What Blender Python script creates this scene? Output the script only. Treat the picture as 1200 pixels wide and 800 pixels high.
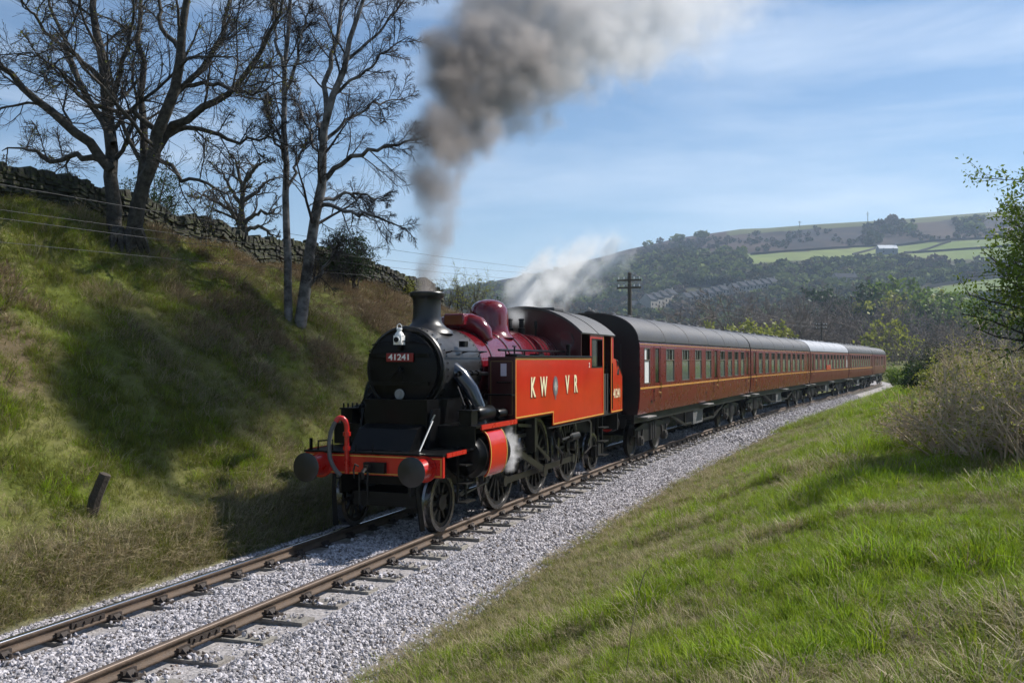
import bpy, bmesh, math, random
import numpy as np
from mathutils import Vector, Matrix
for o in list(bpy.data.objects): bpy.data.objects.remove(o)
sc = bpy.context.scene
COL = sc.collection
R = math.radians
PI = math.pi

# ------------------------------------------------------------------ camera
FPX, HOR, EYE = 1100.0, 420.5, 2.70          # focal length and eye level in photo pixels; eye height above the rail top
cam_d = bpy.data.cameras.new('camera'); cam = bpy.data.objects.new('camera', cam_d); COL.objects.link(cam)
cam_d.sensor_width = 36; cam_d.lens = FPX / 1200 * 36; cam_d.clip_start = 0.1; cam_d.clip_end = 9000
cam.location = (0, 0, EYE); cam.rotation_euler = (PI / 2 + math.atan((HOR - 400) / FPX), 0, 0)
sc.camera = cam
# ------------------------------------------------------------------ sky and sun
SUN_H = Vector((0.888, 0.46)).normalized(); SUN_EL = R(45)
W = bpy.data.worlds.new('World'); sc.world = W; W.use_nodes = True
wn, wl = W.node_tree.nodes, W.node_tree.links
wn.clear()
sky = wn.new('ShaderNodeTexSky'); sky.sky_type = 'NISHITA'; sky.sun_disc = False
sky.sun_elevation = SUN_EL; sky.sun_rotation = math.atan2(SUN_H.x, SUN_H.y)
sky.air_density = 1.0; sky.dust_density = 0.25; sky.ozone_density = 2.2; sky.altitude = 150
tc = wn.new('ShaderNodeTexCoord'); mp = wn.new('ShaderNodeMapping'); mp.inputs['Scale'].default_value = (1.1, 1.1, 6.5)
mp.inputs['Rotation'].default_value = (R(9), R(-12), R(30))
wl.new(tc.outputs['Generated'], mp.inputs['Vector'])
cn = wn.new('ShaderNodeTexNoise'); cn.inputs['Scale'].default_value = 1.5; cn.inputs['Detail'].default_value = 6; cn.inputs['Roughness'].default_value = 0.52
cn.inputs['Distortion'].default_value = 0.5
wl.new(mp.outputs['Vector'], cn.inputs['Vector'])
cr = wn.new('ShaderNodeMapRange'); cr.inputs[1].default_value = 0.47; cr.inputs[2].default_value = 0.74; cr.inputs[3].default_value = 0.0; cr.inputs[4].default_value = 0.72
wl.new(cn.outputs['Fac'], cr.inputs[0])
cmx = wn.new('ShaderNodeMixRGB'); cmx.inputs['Color2'].default_value = (8.0, 9.0, 10.3, 1)
wl.new(cr.outputs[0], cmx.inputs['Fac']); shs = wn.new('ShaderNodeHueSaturation'); shs.inputs['Saturation'].default_value = 1.15; wl.new(sky.outputs['Color'], shs.inputs['Color']); wl.new(shs.outputs['Color'], cmx.inputs['Color1'])
bg = wn.new('ShaderNodeBackground'); bg.inputs['Strength'].default_value = 0.080
wo = wn.new('ShaderNodeOutputWorld'); wl.new(cmx.outputs['Color'], bg.inputs['Color']); wl.new(bg.outputs[0], wo.inputs['Surface'])
sun_d = bpy.data.lights.new('sun', 'SUN'); sun = bpy.data.objects.new('sun', sun_d); COL.objects.link(sun)
sun_d.energy = 5.0; sun_d.angle = R(0.53); sun_d.color = (1.0, 0.95, 0.88)
sd = Vector((SUN_H.x * math.cos(SUN_EL), SUN_H.y * math.cos(SUN_EL), math.sin(SUN_EL)))
sun.rotation_euler = sd.to_track_quat('Z', 'Y').to_euler(); sun.location = (30, 15, 40)
sc.view_settings.view_transform = 'Standard'; sc.view_settings.look = 'None'; sc.view_settings.gamma = 1
sc.view_settings.exposure = 0.5; sc.view_settings.use_curve_mapping = False
cy = sc.cycles
cy.use_denoising = True
try: cy.denoiser = 'OPENIMAGEDENOISE'
except Exception: pass
cy.max_bounces = 6; cy.diffuse_bounces = 3; cy.glossy_bounces = 3; cy.transmission_bounces = 4; cy.transparent_max_bounces = 12; cy.volume_bounces = 2
cy.sample_clamp_indirect = 6; cy.volume_step_rate = 2.5; cy.volume_max_steps = 160
cy.use_adaptive_sampling = True; cy.adaptive_threshold = 0.018; cy.adaptive_min_samples = 16

# ------------------------------------------------------------------ helpers
rng = np.random.default_rng(7)
random.seed(5)

def mat(name, col, rough=0.6, metal=0.0, var=0.0, vscale=4.0, bump=0.0, bscale=30.0, spec=0.5, coat=0.0, col2=None, rand=0.0, attr=None, sss=0.0, detail=5.0):
    m = bpy.data.materials.new(name); m.use_nodes = True
    n, l = m.node_tree.nodes, m.node_tree.links
    b = n['Principled BSDF']
    b.inputs['Roughness'].default_value = rough; b.inputs['Metallic'].default_value = metal
    b.inputs['Specular IOR Level'].default_value = spec; b.inputs['Coat Weight'].default_value = coat; b.inputs['Coat Roughness'].default_value = 0.06
    c = (*col, 1); out = None
    rgb = n.new('ShaderNodeRGB'); rgb.outputs[0].default_value = c; out = rgb.outputs[0]
    if attr:
        a = n.new('ShaderNodeAttribute'); a.attribute_name = attr; out = a.outputs['Color']
    if col2 is not None or var:
        t = n.new('ShaderNodeTexCoord'); nz = n.new('ShaderNodeTexNoise'); nz.inputs['Scale'].default_value = vscale; nz.inputs['Detail'].default_value = detail; nz.inputs['Roughness'].default_value = 0.6
        l.new(t.outputs['Object'], nz.inputs['Vector'])
        if col2 is not None:
            rp = n.new('ShaderNodeMapRange'); rp.inputs[1].default_value = 0.4; rp.inputs[2].default_value = 0.62; l.new(nz.outputs['Fac'], rp.inputs[0])
            mx = n.new('ShaderNodeMixRGB'); mx.inputs['Color2'].default_value = (*col2, 1); l.new(rp.outputs[0], mx.inputs['Fac']); l.new(out, mx.inputs['Color1']); out = mx.outputs[0]
        if var:
            mr = n.new('ShaderNodeMapRange'); mr.inputs[1].default_value = 0.25; mr.inputs[2].default_value = 0.75; mr.inputs[3].default_value = 1 - var; mr.inputs[4].default_value = 1 + var
            l.new(nz.outputs['Fac'], mr.inputs[0])
            hv = n.new('ShaderNodeHueSaturation'); l.new(mr.outputs[0], hv.inputs['Value']); l.new(out, hv.inputs['Color']); out = hv.outputs[0]
            rr = n.new('ShaderNodeMapRange'); rr.inputs[3].default_value = max(0.02, rough * 0.75); rr.inputs[4].default_value = min(1, rough * 1.3); l.new(nz.outputs['Fac'], rr.inputs[0]); l.new(rr.outputs[0], b.inputs['Roughness'])
    if rand:
        oi = n.new('ShaderNodeObjectInfo'); mr = n.new('ShaderNodeMapRange'); mr.inputs[3].default_value = 1 - rand; mr.inputs[4].default_value = 1 + rand
        l.new(oi.outputs['Random'], mr.inputs[0]); hv = n.new('ShaderNodeHueSaturation'); l.new(mr.outputs[0], hv.inputs['Value']); l.new(out, hv.inputs['Color'])
        mh = n.new('ShaderNodeMapRange'); mh.inputs[3].default_value = 0.485; mh.inputs[4].default_value = 0.515
        m2 = n.new('ShaderNodeMath'); m2.operation = 'FRACT'; m3 = n.new('ShaderNodeMath'); m3.operation = 'MULTIPLY'; m3.inputs[1].default_value = 37.7
        l.new(oi.outputs['Random'], m3.inputs[0]); l.new(m3.outputs[0], m2.inputs[0]); l.new(m2.outputs[0], mh.inputs[0]); l.new(mh.outputs[0], hv.inputs['Hue']); out = hv.outputs[0]
    l.new(out, b.inputs['Base Color'])
    if bump:
        t = n.new('ShaderNodeTexCoord'); nz = n.new('ShaderNodeTexNoise'); nz.inputs['Scale'].default_value = bscale; nz.inputs['Detail'].default_value = 6
        l.new(t.outputs['Object'], nz.inputs['Vector']); bp = n.new('ShaderNodeBump'); bp.inputs['Strength'].default_value = bump; bp.inputs['Distance'].default_value = 0.02
        l.new(nz.outputs['Fac'], bp.inputs['Height']); l.new(bp.outputs[0], b.inputs['Normal'])
    if sss:
        b.inputs['Subsurface Weight'].default_value = sss
    return m

def leafmat(name, col, rand=0.3, trans=0.35, attr=None):
    m = mat(name, col, 0.55, rand=rand, attr=attr, spec=0.12)
    n, l = m.node_tree.nodes, m.node_tree.links
    b = n['Principled BSDF']; o = n['Material Output']
    tr = n.new('ShaderNodeBsdfTranslucent'); mx = n.new('ShaderNodeMixShader'); mx.inputs[0].default_value = trans
    src = b.inputs['Base Color'].links[0].from_socket
    l.new(src, tr.inputs['Color']); l.new(b.outputs[0], mx.inputs[1]); l.new(tr.outputs[0], mx.inputs[2]); l.new(mx.outputs[0], o.inputs['Surface'])
    return m

def link(o, parent=None):
    COL.objects.link(o)
    if parent is not None: o.parent = parent
    return o

def tag(o, label=None, cat=None, group=None, kind=None):
    if label: o['label'] = label
    if cat: o['category'] = cat
    if group: o['group'] = group
    if kind: o['kind'] = kind
    return o

def empty(name, loc=(0, 0, 0), rz=0.0, parent=None):
    o = bpy.data.objects.new(name, None); o.location = loc; o.rotation_euler = (0, 0, rz); o.empty_display_size = 0.2
    return link(o, parent)

def mesh_np(name, verts, faces, mats, parent=None, smooth=False, midx=None, colors=None):
    """verts (N,3); faces (M,3) or (M,4) array"""
    me = bpy.data.meshes.new(name)
    verts = np.asarray(verts, dtype=np.float32); faces = np.asarray(faces, dtype=np.int32)
    k = faces.shape[1]
    me.vertices.add(len(verts)); me.vertices.foreach_set('co', verts.ravel())
    me.loops.add(faces.size); me.loops.foreach_set('vertex_index', faces.ravel())
    me.polygons.add(len(faces)); me.polygons.foreach_set('loop_start', np.arange(0, faces.size, k, dtype=np.int32))
    try: me.polygons.foreach_set('loop_total', np.full(len(faces), k, dtype=np.int32))
    except Exception: pass
    for m in (mats if isinstance(mats, (list, tuple)) else [mats]): me.materials.append(m)
    if midx is not None: me.polygons.foreach_set('material_index', np.asarray(midx, dtype=np.int32))
    if smooth: me.polygons.foreach_set('use_smooth', np.ones(len(faces), dtype=bool))
    if colors is not None:
        ca = me.color_attributes.new('col', 'FLOAT_COLOR', 'POINT')
        c4 = np.ones((len(verts), 4), dtype=np.float32); c4[:, :3] = colors; ca.data.foreach_set('color', c4.ravel())
    me.update(calc_edges=True)
    o = bpy.data.objects.new(name, me)
    return link(o, parent)

class MB:
    def __init__(s): s.v = []; s.f = []; s.m = []
    def add(s, vs, fs, mi=0):
        b = len(s.v); s.v += [tuple(v) for v in vs]; s.f += [tuple(i + b for i in f) for f in fs]; s.m += [mi] * len(fs); return s
    def box(s, x0, x1, y0, y1, z0, z1, mi=0, M=None):
        vs = [Vector(p) for p in ((x0, y0, z0), (x1, y0, z0), (x1, y1, z0), (x0, y1, z0), (x0, y0, z1), (x1, y0, z1), (x1, y1, z1), (x0, y1, z1))]
        if M is not None: vs = [M @ v for v in vs]
        return s.add(vs, [(3, 2, 1, 0), (4, 5, 6, 7), (0, 1, 5, 4), (1, 2, 6, 5), (2, 3, 7, 6), (3, 0, 4, 7)], mi)
    def bar(s, a, b, w, h=None, mi=0):
        a, b = Vector(a), Vector(b); h = w if h is None else h; d = (b - a); L = d.length
        M = Matrix.Translation(a) @ d.to_track_quat('Y', 'Z').to_matrix().to_4x4()
        return s.box(-w / 2, w / 2, 0, L, -h / 2, h / 2, mi, M)
    def tube(s, pts, r, n=8, mi=0, cap=True):
        pts = [Vector(p) for p in pts]; rs = r if isinstance(r, (list, tuple)) else [r] * len(pts)
        vs = []; up = None
        for i, p in enumerate(pts):
            d = (pts[min(i + 1, len(pts) - 1)] - pts[max(i - 1, 0)]).normalized()
            if up is None: up = Vector((0, 0, 1)) if abs(d.z) < 0.9 else Vector((1, 0, 0))
            x = d.cross(up).normalized(); y = x.cross(d).normalized(); up = y
            for k in range(n):
                t = 2 * PI * k / n; vs.append(p + (x * math.cos(t) + y * math.sin(t)) * rs[i])
        fs = []
        for i in range(len(pts) - 1):
            for k in range(n):
                a = i * n + k; b = i * n + (k + 1) % n; fs.append((a, b, b + n, a + n))
        if cap: fs.append(tuple(range(n - 1, -1, -1))); fs.append(tuple((len(pts) - 1) * n + k for k in range(n)))
        return s.add(vs, fs, mi)
    def lathe(s, prof, c, axis='Z', n=24, mi=0, close=False):
        """prof: (along, radius)"""
        vs = []; c = Vector(c)
        for a, r in prof:
            for k in range(n):
                t = 2 * PI * k / n; u, w = r * math.cos(t), r * math.sin(t)
                vs.append(c + Vector({'Z': (u, w, a), 'Y': (u, a, w), 'X': (a, u, w)}[axis]))
        fs = []
        m = len(prof)
        for i in range(m if close else m - 1):
            for k in range(n):
                a = i * n + k; b = i * n + (k + 1) % n; j = ((i + 1) % m) * n
                fs.append((a, b, j + (k + 1) % n, j + k))
        if not close:
            if prof[0][1] > 1e-4: fs.append(tuple(range(n - 1, -1, -1)))
            if prof[-1][1] > 1e-4: fs.append(tuple((m - 1) * n + k for k in range(n)))
        return s.add(vs, fs, mi)
    def extr(s, prof, y0, y1, mi=0, axis='Y'):
        """closed profile of (x,z) extruded along Y (or (y,z) along X)"""
        n = len(prof)
        if axis == 'Y': vs = [(x, y0, z) for x, z in prof] + [(x, y1, z) for x, z in prof]
        elif axis == 'X': vs = [(y0, x, z) for x, z in prof] + [(y1, x, z) for x, z in prof]
        else: vs = [(x, z, y0) for x, z in prof] + [(x, z, y1) for x, z in prof]
        fs = [(k, (k + 1) % n, (k + 1) % n + n, k + n) for k in range(n)] + [tuple(range(n - 1, -1, -1)), tuple(range(n, 2 * n))]
        return s.add(vs, fs, mi)
    def data(s, name, mats, smooth=None):
        me = bpy.data.meshes.new(name); me.from_pydata([tuple(v) for v in s.v], [], s.f)
        for m in (mats if isinstance(mats, (list, tuple)) else [mats]): me.materials.append(m)
        me.polygons.foreach_set('material_index', s.m)
        bm = bmesh.new(); bm.from_mesh(me); bmesh.ops.recalc_face_normals(bm, faces=bm.faces); bm.to_mesh(me); bm.free()
        if smooth:
            me.polygons.foreach_set('use_smooth', [True] * len(me.polygons))
            try: me.set_sharp_from_angle(angle=R(smooth))
            except Exception: pass
        me.update(); return me
    def build(s, name, mats, parent=None, smooth=None, loc=None, bevel=0.0):
        o = bpy.data.objects.new(name, s.data(name, mats, smooth)); link(o, parent)
        if loc: o.location = loc
        if bevel:
            b = o.modifiers.new('bevel', 'BEVEL'); b.width = bevel; b.segments = 2; b.limit_method = 'ANGLE'; b.angle_limit = R(40)
        return o

def copy_tree(o, parent=None):
    c = o.copy(); COL.objects.link(c); c.parent = parent
    for ch in o.children: copy_tree(ch, c)
    return c

def ss(e0, e1, x):
    t = np.clip((np.asarray(x, dtype=float) - e0) / (e1 - e0), 0, 1); return t * t * (3 - 2 * t)

_perm = np.random.default_rng(11).random((256, 256))
def vnoise(x, y):
    x = np.asarray(x, dtype=float); y = np.asarray(y, dtype=float)
    xi = np.floor(x).astype(int); yi = np.floor(y).astype(int); u = x - xi; v = y - yi; u = u * u * (3 - 2 * u); v = v * v * (3 - 2 * v)
    a = _perm[xi % 256, yi % 256]; b = _perm[(xi + 1) % 256, yi % 256]; c = _perm[xi % 256, (yi + 1) % 256]; d = _perm[(xi + 1) % 256, (yi + 1) % 256]
    return (a * (1 - u) + b * u) * (1 - v) + (c * (1 - u) + d * u) * v
def fbm(x, y, o=4):
    t = 0; a = 0.5; f = 1.0; w = 0
    for i in range(o): t = t + a * vnoise(np.asarray(x) * f + 17.3 * i, np.asarray(y) * f + 9.1 * i); w += a; a *= 0.5; f *= 2.03
    return t / w

# ------------------------------------------------------------------ the line of the track (s along it, q to the right of it)
KS = np.array([-60, 8, 25, 45, 65, 85, 108, 125, 150, 200.]); KH = np.radians([20.3, 20.3, 23.05, 25.65, 27.1, 26.5, 24.9, 14, -6, -6])
TS = np.arange(-60, 200, 0.1); TH = np.interp(TS, KS, KH)
TX = np.cumsum(np.sin(TH)) * 0.1; TY = np.cumsum(np.cos(TH)) * 0.1
_i0 = int(np.argmin(abs(TS))); TX += -4.94 - TX[_i0]; TY += 6.73 - TY[_i0]
def trk(s, q=0.0):
    X = np.interp(s, TS, TX); Y = np.interp(s, TS, TY); H = np.interp(s, TS, TH)
    return X + q * np.cos(H), Y - q * np.sin(H)
def trh(s): return float(np.interp(s, TS, TH))
_cs = TS[::10]; _cx = TX[::10]; _cyy = TY[::10]; _ch = TH[::10]
def sq(X, Y):
    X = np.atleast_1d(np.asarray(X, dtype=float)); Y = np.atleast_1d(np.asarray(Y, dtype=float))
    so = np.empty_like(X); qo = np.empty_like(X)
    for i in range(0, len(X), 4000):
        dx = X[i:i + 4000, None] - _cx; dy = Y[i:i + 4000, None] - _cyy
        k = np.argmin(dx * dx + dy * dy, axis=1); r = np.arange(len(k)); dx = dx[r, k]; dy = dy[r, k]; h = _ch[k]
        so[i:i + 4000] = _cs[k] + dx * np.sin(h) + dy * np.cos(h); qo[i:i + 4000] = dx * np.cos(h) - dy * np.sin(h)
    return so, qo
# crest of the cutting, from the foot of the stone wall in the photograph and a 38 degree bank
BT = 0.78; TOE = 1.66; TOEZ = -0.22
_wall_px = [(-260, 160), (0, 222), (100, 243), (180, 264), (240, 281), (300, 299), (335, 306), (400, 322), (460, 341), (490, 351)]
CR = []
for x, y in _wall_px:
    for t in np.arange(8, 60, 0.05):
        s_, q_ = sq((x - 600) / FPX * t, t)
        zb = TOEZ + BT * (-q_[0] - TOE)
        if zb >= EYE + (HOR - y) / FPX * t: CR.append((s_[0], q_[0], zb)); break
CR = np.array(CR)
_crs = np.concatenate([[-60], CR[:, 0], [CR[-1, 0] + 12, 48, 75, 200]])
_crz = np.concatenate([[CR[0, 2] + 1], CR[:, 2], [CR[-1, 2] - 1.6, 1.2, -0.4, -0.4]])
def crest(s): return np.interp(s, _crs, _crz)
_rq = [0, 1.8, 2.35, 3.1, 4.2, 5.5, 7, 9, 12, 20, 45, 80]; _rz = [-0.27, -0.27, -0.46, -0.30, 0.05, 0.62, 1.08, 1.32, 1.6, 2.3, 3.0, 3.5]
def ground_z(s, q, bumps=True):
    s = np.asarray(s, dtype=float); q = np.asarray(q, dtype=float)
    zr = np.interp(q, _rq, _rz)
    p = -q - TOE; cz = crest(s)
    zl = TOEZ + BT * p + 0.16 * np.exp(-((p - 0.45) / 0.4) ** 2)
    back = np.interp(s, [30, 70], [0.05, -0.22])
    pc = (cz - TOEZ) / BT
    zt = cz + back * (p - pc)
    k = 0.25; zl = -k * np.log(np.exp(-np.minimum(zl, 40) / k) + np.exp(-zt / k)) if True else zl
    z = np.where(q > 0, zr, np.where(p > 0, zl, -0.27 + (TOEZ + 0.27 + 0.05) * ss(-0.3, 0, p)))
    if bumps:
        amp = np.where(q > 0, ss(2.6, 4.5, q) * 0.22, ss(0.2, 1.5, p) * 0.5)
        X, Y = trk(s, q)
        z = z + amp * ((fbm(X * 0.9, Y * 0.9, 3) - 0.5) + 0.6 * (fbm(X * 0.3 + 40, Y * 0.3, 2) - 0.5)) 
    return z
def gz(X, Y):
    s_, q_ = sq(X, Y); return ground_z(s_, q_)
def gpix(x, y, far=90):
    """where the ray through photo pixel (x, y) meets the ground"""
    t = np.arange(2.5, far, 0.03); X = (x - 600) / FPX * t; z = gz(X, t); rz = EYE + (HOR - y) / FPX * t
    k = np.argmax(z >= rz)
    return Vector((X[k], t[k], z[k]))
def ppx(x, y, Y):
    return Vector(((x - 600) / FPX * Y, Y, EYE + (HOR - y) / FPX * Y))
# ------------------------------------------------------------------ ground
M_ground = mat('earth_and_turf', (0.1, 0.1, 0.04), 0.95, attr='col', var=0.35, vscale=3.0, bump=0.8, bscale=9, spec=0.1)
sg = np.concatenate([np.arange(-30, -8, 2.0), np.arange(-8, 34, 0.3), np.arange(34, 80, 1.0), np.arange(80, 176, 3.0)])
qg = np.concatenate([np.arange(-60, -14, 3.0), np.arange(-14, -1.4, 0.22), np.arange(-1.4, 2.4, 0.4), np.arange(2.4, 13, 0.25), np.arange(13, 62, 3.0)])
S2, Q2 = np.meshgrid(sg, qg, indexing='ij')
GX, GY = trk(S2, Q2); GZ = ground_z(S2, Q2)
nn = fbm(GX * 0.5, GY * 0.5, 4)
def mixc(a, b, t): return np.asarray(a) * (1 - t[..., None]) + np.asarray(b) * t[..., None]
turf = mixc((0.085, 0.105, 0.018), (0.125, 0.125, 0.040), ss(0.42, 0.6, nn))
brown = np.array((0.110, 0.084, 0.048))
cg = mixc(turf, brown, ss(0.52, 0.66, fbm(GX * 0.35 + 7, GY * 0.35, 3)) * ss(-2.5, -4.5, Q2))
cg = mixc(cg, (0.10, 0.085, 0.065), ss(3.2, 2.4, Q2) * ss(-1.62, -1.5, Q2))
cg = mixc(cg, (0.20, 0.18, 0.16), ss(2.4, 2.2, Q2) * ss(-1.56, -1.46, Q2))
ns, nq = S2.shape
idx = np.arange(ns * nq).reshape(ns, nq)
fc = np.stack([idx[:-1, :-1], idx[:-1, 1:], idx[1:, 1:], idx[1:, :-1]], -1).reshape(-1, 4)[:, ::-1]
ground = mesh_np('ground', np.stack([GX, GY, GZ], -1).reshape(-1, 3), fc, M_ground, smooth=True, colors=cg.reshape(-1, 3))
tag(ground, kind='structure')

# ballast bed
M_bed = mat('ballast_bed_stone', (0.30, 0.28, 0.275), 0.95, var=0.55, vscale=22, bump=1.0, bscale=26, spec=0.2)
_bq = np.array([-1.9, -1.7, -1.4, -1.0, -0.67, -0.52, 0, 0.52, 0.67, 1.0, 1.4, 1.65, 1.95, 2.2, 2.45]); _bz = np.array([-0.30, -0.24, -0.205, -0.195, -0.205, -0.165, -0.160, -0.165, -0.205, -0.20, -0.195, -0.215, -0.31, -0.42, -0.56])
def bed_z(s, q):
    X, Y = trk(s, q)
    return np.interp(q, _bq, _bz) + 0.035 * (fbm(X * 2.2, Y * 2.2, 3) - 0.5)
sb = np.concatenate([np.arange(-30, 30, 0.35), np.arange(30, 176, 1.5)])
S3, Q3 = np.meshgrid(sb, _bq, indexing='ij'); BX, BY = trk(S3, Q3)
ns, nq = S3.shape; idx = np.arange(ns * nq).reshape(ns, nq)
fc = np.stack([idx[:-1, :-1], idx[:-1, 1:], idx[1:, 1:], idx[1:, :-1]], -1).reshape(-1, 4)[:, ::-1]
bed = mesh_np('ballast_bed', np.stack([BX, BY, bed_z(S3, Q3)], -1).reshape(-1, 3), fc, M_bed, smooth=True)
tag(bed, kind='structure')

# ------------------------------------------------------------------ scatter (geometry nodes) for what nobody could count
def proto_collection(name, meshes):
    c = bpy.data.collections.new(name)
    for i, me in enumerate(meshes):
        o = bpy.data.objects.new(f'{name}_piece', me); c.objects.link(o)
    return c
def scatter(name, pts, rot, scl, pidx, coll, label=None, cat=None, parent=None):
    me = bpy.data.meshes.new(name); pts = np.asarray(pts, dtype=np.float32)
    me.vertices.add(len(pts)); me.vertices.foreach_set('co', pts.ravel())
    a = me.attributes.new('rot', 'FLOAT_VECTOR', 'POINT'); a.data.foreach_set('vector', np.asarray(rot, dtype=np.float32).ravel())
    a = me.attributes.new('scl', 'FLOAT_VECTOR', 'POINT'); a.data.foreach_set('vector', np.asarray(scl, dtype=np.float32).ravel())
    a = me.attributes.new('pid', 'INT', 'POINT'); a.data.foreach_set('value', np.asarray(pidx, dtype=np.int32))
    me.update()
    o = bpy.data.objects.new(name, me); link(o, parent)
    g = bpy.data.node_groups.new(name + '_scatter', 'GeometryNodeTree')
    g.interface.new_socket('Geometry', in_out='INPUT', socket_type='NodeSocketGeometry'); g.interface.new_socket('Geometry', in_out='OUTPUT', socket_type='NodeSocketGeometry')
    N, L = g.nodes, g.links
    gi = N.new('NodeGroupInput'); go = N.new('NodeGroupOutput'); iop = N.new('GeometryNodeInstanceOnPoints'); ci = N.new('GeometryNodeCollectionInfo')
    ci.inputs['Collection'].default_value = coll; ci.inputs['Separate Children'].default_value = True; ci.inputs['Reset Children'].default_value = True
    def at(nm, ty):
        n = N.new('GeometryNodeInputNamedAttribute'); n.data_type = ty; n.inputs['Name'].default_value = nm; return n.outputs['Attribute']
    e2r = N.new('FunctionNodeEulerToRotation')
    L.new(gi.outputs[0], iop.inputs['Points']); L.new(ci.outputs[0], iop.inputs['Instance']); iop.inputs['Pick Instance'].default_value = True
    L.new(at('pid', 'INT'), iop.inputs['Instance Index']); L.new(at('rot', 'FLOAT_VECTOR'), e2r.inputs[0]); L.new(e2r.outputs[0], iop.inputs['Rotation']); L.new(at('scl', 'FLOAT_VECTOR'), iop.inputs['Scale'])
    L.new(iop.outputs[0], go.inputs[0])
    md = o.modifiers.new('scatter', 'NODES'); md.node_group = g
    tag(o, label, cat, kind='stuff'); return o

def in_view(X, Y, Z, mx=0.14, my=0.12):
    px = 600 + FPX * X / np.maximum(Y, 0.1); py = HOR - FPX * (Z - EYE) / np.maximum(Y, 0.1)
    return (Y > 1.5) & (px > -1200 * mx) & (px < 1200 * (1 + mx)) & (py > -800 * my) & (py < 800 * (1 + my))

# ballast stones
M_stone = mat('ballast_stone', (0.37, 0.35, 0.362), 0.85, rand=0.66, spec=0.3, var=0.15, vscale=30)
stones = []
for k in range(6):
    bm = bmesh.new(); bmesh.ops.create_icosphere(bm, subdivisions=1, radius=1)
    for v in bm.verts: v.co *= random.uniform(0.68, 1.22); v.co.z *= 0.75; v.co.x *= 1.15
    me = bpy.data.meshes.new('ballast_stone'); bm.to_mesh(me); bm.free(); me.materials.append(M_stone); stones.append(me)
M_stone2 = mat('rust_stained_stone', (0.135, 0.11, 0.095), 0.9, rand=0.6, spec=0.2, var=0.15, vscale=30)
for k in range(3):
    me = stones[k].copy(); me.materials.clear(); me.materials.append(M_stone2); stones.append(me)
stone_coll = proto_collection('ballast_stone', stones)
def ballast(n, s0, s1, size, name, thin=False):
    s_ = rng.uniform(s0, s1, n); q_ = rng.uniform(-1.75, 2.65, n)
    u = rng.random(n)
    q_ = np.where((q_ > 2.1) & (u < (q_ - 2.1) / 0.5), rng.uniform(-1.5, 2.0, n), q_)
    X, Y = trk(s_, q_)
    z = np.maximum(np.where(q_ < 2.35, bed_z(s_, q_), -9), np.where((q_ > 1.9) , ground_z(s_, q_) - 0.005, -9))
    # keep clear of the sleeper tops and of the rails, lie lower in the cribs beside the near rail
    ph = (s_ / 0.72) % 1.0
    on_sl = (np.minimum(ph, 1 - ph) < 0.17) & (abs(q_) < 1.30)
    near_rail = (abs(abs(q_) - 0.7525) < 0.09)
    cover = rng.random(n) < np.where(abs(q_) < 0.60, 0.985, 0.14)
    keep = (~near_rail) & (~on_sl | cover) & in_view(X, Y, z)
    zz = z + np.where(on_sl & cover, np.where(abs(q_) < .60, 0.014, 0.05), 0.0) - np.where((abs(q_) > 0.4) & (abs(q_) < 1.35) & ~on_sl, 0.012 + 0.03 * fbm(X * 3, Y * 3, 2), 0)
    X, Y, zz = X[keep], Y[keep], zz[keep]; m = len(X); qk = abs(q_[keep]); pid = np.where(rng.random(m) < .04 + .55 * np.exp(-((qk - .80) / .20) ** 2), rng.integers(6, 9, m), rng.integers(0, 6, m))
    sc_ = size * rng.uniform(0.55, 1.25, m)[:, None] * rng.uniform(0.8, 1.2, (m, 3))
    return scatter(name, np.stack([X, Y, zz + size * 0.15], -1), rng.uniform(0, 6.28, (m, 3)), sc_, pid, stone_coll, 'pale grey crushed stone ballast between and beside the rails', 'gravel')
ballast(125000, -9, 9.5, 0.0245, 'ballast_gravel')
ballast(90000, 9.5, 30, 0.029, 'ballast_gravel')
ballast(34000, 30, 75, 0.052, 'ballast_gravel')

# ------------------------------------------------------------------ railway track
M_railside = mat('rusty_rail_side', (0.105, 0.072, 0.050), 0.75, var=0.35, vscale=9, bump=0.3, bscale=60)
M_railtop = mat('worn_rail_top', (0.17, 0.13, 0.105), 0.5, 0.5, var=0.2, vscale=6)
M_shiny = mat('polished_steel', (0.62, 0.63, 0.65), 0.14, 1.0)
M_sleeper = mat('weathered_sleeper', (0.235, 0.215, 0.19), 0.9, var=0.4, vscale=7, bump=0.7, bscale=40, rand=0.18)
M_chair = mat('rusty_cast_chair', (0.036, 0.026, 0.021), 0.8, var=0.3, vscale=20)
track = empty('railway_track', (*[float(v) for v in trk(0)], 0), 0)
tag(track, 'single bullhead rail track on grey sleepers running past the locomotive', 'railway track')
T0 = Vector((*[float(v) for v in trk(0)], 0))
sr = np.concatenate([np.arange(-28, 60, 0.5), np.arange(60, 172, 1.5)])
prof = [(-.035, 0), (-.035, -.03), (-.011, -.046), (-.011, -.10), (-.034, -.115), (-.034, -.145), (.034, -.145), (.034, -.115), (.011, -.10), (.011, -.046), (.035, -.03), (.035, 0), (.028, .007), (-.028, .007)]
for side in (-1, 1):
    n = len(prof); V = []; Fc = []; mi = []
    for i, s_ in enumerate(sr):
        for (x, z) in prof:
            X, Y = trk(s_, side * 0.7525 + x); V.append((X - T0.x, Y - T0.y, z))
        if i:
            for k in range(n):
                a = (i - 1) * n + k; b = (i - 1) * n + (k + 1) % n; Fc.append((a, b, b + n, a + n)); mi.append(1 if k in (11, 12, 13) else 0)
    o = mesh_np('rail', V, np.array(Fc)[:, ::-1], [M_railside, M_railtop if side == 1 else M_shiny], track, midx=mi)
    o['label'] = 'brown near rail with dull top' if side == 1 else 'far rail with bright polished top'
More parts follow.
